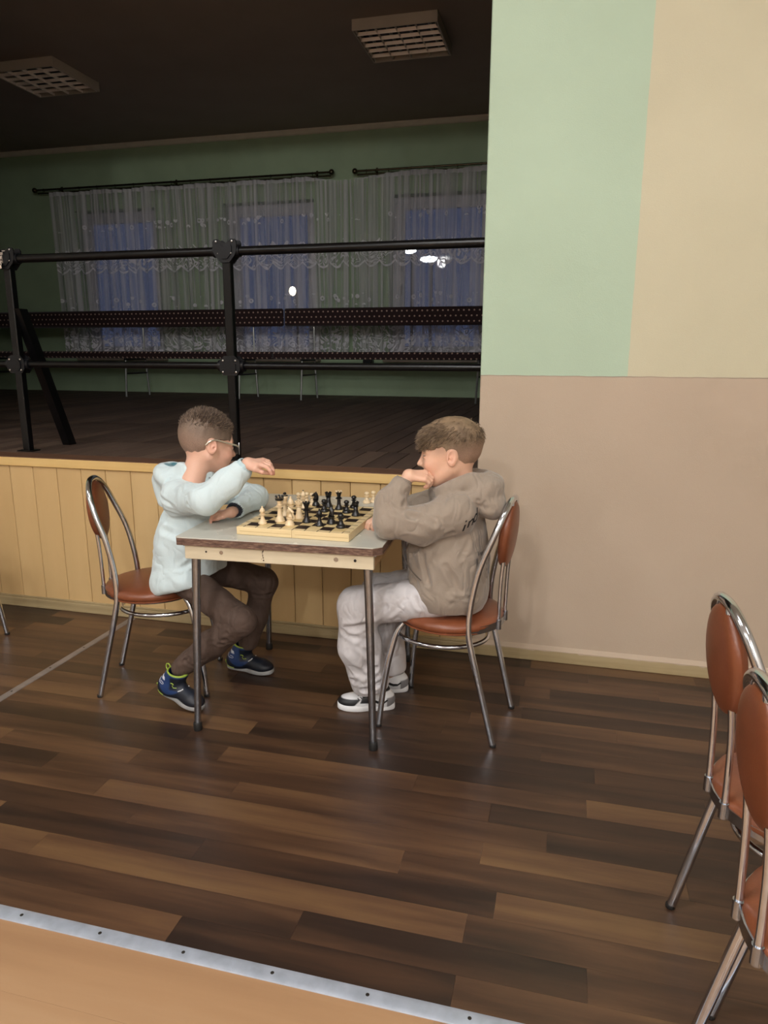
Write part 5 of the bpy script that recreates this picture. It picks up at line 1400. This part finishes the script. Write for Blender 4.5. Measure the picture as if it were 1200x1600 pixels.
def colR(P_, n_):
    c = np.tile(taupe, (len(P_), 1))
    # printed dark scribble low on the back
    m1 = vnoise(P_*np.array((95, 95, 60))+3); m2 = sstep(m1, .56, .64)*sstep(P_[:, 0], -.300, -.285)*sstep(P_[:, 2], .595, .605)*sstep(-P_[:, 2], -.715, -.705)*sstep(P_[:, 1], 2.40, 2.41)*sstep(-P_[:, 1], -2.6, -2.59)
    return mixc(c, lin((44, 40, 38)), m2*.85)
crR = [((-.50, 2.29, .86), (-.42, 2.31, .83), .009, .008), ((-.56, 2.29, .86), (-.50, 2.30, .83), .007, .007), ((-.52, 2.32, .90), (-.55, 2.31, .86), .007, .007), ((-.46, 2.33, .72), (-.35, 2.33, .75), .010, .009),
       ((-.53, 2.40, .76), (-.42, 2.34, .735), .012, .009), ((-.47, 2.37, .70), (-.44, 2.36, .60), .010, .008), ((-.38, 2.36, .67), (-.33, 2.36, .58), .010, .008), ((-.45, 2.38, .57), (-.36, 2.37, .56), .008, .007), ((-.50, 2.40, .60), (-.44, 2.37, .55), .008, .006),
       ((-.36, 2.36, .56), (-.28, 2.40, .545), .007, .007), ((-.30, 2.39, .76), (-.33, 2.36, .70), .010, .006), ((-.36, 2.35, .80), (-.40, 2.32, .76), .009, .006), ((-.40, 2.43, .925), (-.28, 2.40, .905), .006, .008), ((-.37, 2.42, .895), (-.24, 2.42, .86), .006, .008), ((-.26, 2.41, .90), (-.215, 2.45, .85), .006, .006), ((-.535, 2.45, .70), (-.52, 2.41, .60), .010, .008)]
hoodR_o = cloth('hoodie', fullR, (-.68, 2.22, .45), (-.15, 2.76, 1.06), .0048, taupe_mat, boyR, crR, amp=.0050, seed=2, scale=(12, 12, 9), org=OR_, col=colR)
taupe_rib = mat_plain('taupe_rib', (140, 127, 114), rough=.9, bmp=.3, bscale=500)
ribbed('cuff', [((-.556, 2.364, .925), (.35, .25, .85), .040, .040), ((-.550, 2.368, .938), (.35, .25, .85), .037, .037), ((-.536, 2.380, .968), (.35, .25, .85), .028, .028), ((-.536, 2.380, .967), (.35, .25, .85), .024, .024)], 0, hoodR_o, taupe_rib, OR_)
ribbed('cuff', [((-.585, 2.520, .804), (-.5, -.85, -.05), .034, .034), ((-.604, 2.487, .802), (-.5, -.85, -.05), .029, .030), ((-.604, 2.489, .802), (-.5, -.85, -.05), .022, .024)], 0, hoodR_o, taupe_rib, OR_)
# printed letters on the back of the hoodie
letm = mat_plain('black_print', (26, 24, 24), rough=.7)
dg = bpy.context.evaluated_depsgraph_get()
def letter(strokes, ox, oz, sc_, slant, nm):
    q = MB()
    for st in strokes:
        pts = []
        for i in range(len(st)-1):
            for k in range(6):
                t = k/6; pts.append((st[i][0]*(1-t)+st[i+1][0]*t, st[i][1]*(1-t)+st[i+1][1]*t))
        pts.append(st[-1]); prev = None
        A_, B_ = [], []
        for i, (u_, v_) in enumerate(pts):
            uu = u_+slant*v_; dz = 0
            du = pts[min(i+1, len(pts)-1)][0]-pts[max(i-1, 0)][0]; dv = pts[min(i+1, len(pts)-1)][1]-pts[max(i-1, 0)][1]; l_ = math.hypot(du, dv)+1e-9
            hw = .075
            for lst, sg in ((A_, 1), (B_, -1)):
                U2 = uu-dv/l_*hw*sg; V2 = v_+du/l_*hw*sg
                # along the back: u runs around the near side of the back, v up
                dirv = Vector((.55, -.83, 0)); z_ = oz+V2*sc_*1.2+U2*sc_*.45
                o_ = Vector((ox+U2*sc_*1.15, 2.42+U2*sc_*.55, z_))+dirv*.3-Vector(OR_)
                hit, loc, nr, _ = hoodR_o.ray_cast(o_, -dirv)
                lst.append((loc+nr*.0012) if hit else None)
        ok = [(a, b) for a, b in zip(A_, B_) if a is not None and b is not None]
        V = [p for ab in ok for p in ab]; q.add(V, [(2*i, 2*i+1, 2*i+3, 2*i+2) for i in range(len(ok)-1)])
    if q.V: q.build(nm, letm, hoodR_o)
hoodR_o.data.update()
bpy.context.view_layer.update()
s0 = .033
letter([[(0, 0), (0, .62)], [(0, .86), (0, 1.0)]], -.368, .800, s0, .08, 'printed_letter')
letter([[(0, 0), (0, .62)], [(0, .5), (.3, .64), (.42, .5), (.42, 0)]], -.350, .812, s0, .08, 'printed_letter')
letter([[(.45, 0), (.45, 1.05)], [(.45, .55), (.2, .64), (0, .4), (.05, .1), (.25, 0), (.45, .12)]], -.325, .826, s0, .08, 'printed_letter')
# front pocket seam and drawcord
q = MB(); q.tube([tuple(Vector(p)-Vector(OR_)) for p in smooth_path([(-.545, 2.42, .745), (-.545, 2.405, .69), (-.515, 2.385, .64), (-.47, 2.366, .605)], 6)], .0020, 6); q.build('pocket_seam', mat_plain('taupe_seam', (92, 82, 74), rough=.9), hoodR_o, True)

white_cloth = mat_plain('white_trousers', (206, 202, 204), rough=.85, var=.04, vscale=20, bmp=.35, bscale=450, fold=.6)
def pantsR(p):
    d = rcone(p, (-.37, 2.47, .530), (-.37, 2.57, .530), .076, .076)
    n_ = chain(p, [((-.40, 2.440, .530), .074), ((-.725, 2.425, .462), .071), ((-.725, 2.45, .30), .076), ((-.695, 2.495, .13), .074)], .035)
    m_2 = chain(p, [((-.40, 2.60, .530), .080), ((-.690, 2.62, .458), .070), ((-.670, 2.64, .30), .072), ((-.655, 2.660, .13), .066)], .035)
    n_ = smax(n_, .090+.20*(p[:, 0]+.70)-p[:, 2], .006); m_2 = smax(m_2, .105-p[:, 2], .006)
    n_ = smax(n_, -rcone(p, (-.695, 2.495, .0), (-.695, 2.495, .12), .060, .055), .006)
    m_2 = smax(m_2, -rcone(p, (-.655, 2.66, .0), (-.655, 2.66, .12), .054, .048), .006)
    return smin(smin(d, n_, .02), m_2, .02)
crQ = [((-.66, 2.36, .42), (-.74, 2.36, .40), .012, .009), ((-.64, 2.37, .46), (-.60, 2.36, .50), .010, .008), ((-.76, 2.38, .38), (-.66, 2.38, .34), .012, .008), ((-.70, 2.38, .33), (-.63, 2.41, .25), .012, .009), ((-.76, 2.40, .28), (-.70, 2.40, .20), .012, .007),
       ((-.66, 2.42, .22), (-.74, 2.42, .16), .010, .009), ((-.63, 2.44, .16), (-.70, 2.42, .13), .009, .009), ((-.58, 2.36, .56), (-.55, 2.35, .50), .008, .006), ((-.50, 2.36, .56), (-.47, 2.35, .50), .010, .006), ((-.64, 2.58, .36), (-.62, 2.58, .24), .012, .009), ((-.53, 2.36, .53), (-.60, 2.35, .44), .008, .005)]
cloth('trousers', pantsR, (-.84, 2.32, .05), (-.26, 2.76, .66), .0052, white_cloth, boyR, crQ, amp=.0036, seed=6, scale=(13, 13, 9), org=OR_)
make_shoe(boyR, OR_, shoe_frame((-.605, 2.545, .001), math.radians(180+14)), 'sneaker')
make_shoe(boyR, OR_, shoe_frame((-.585, 2.705, .001), math.radians(180+10)), 'sneaker')
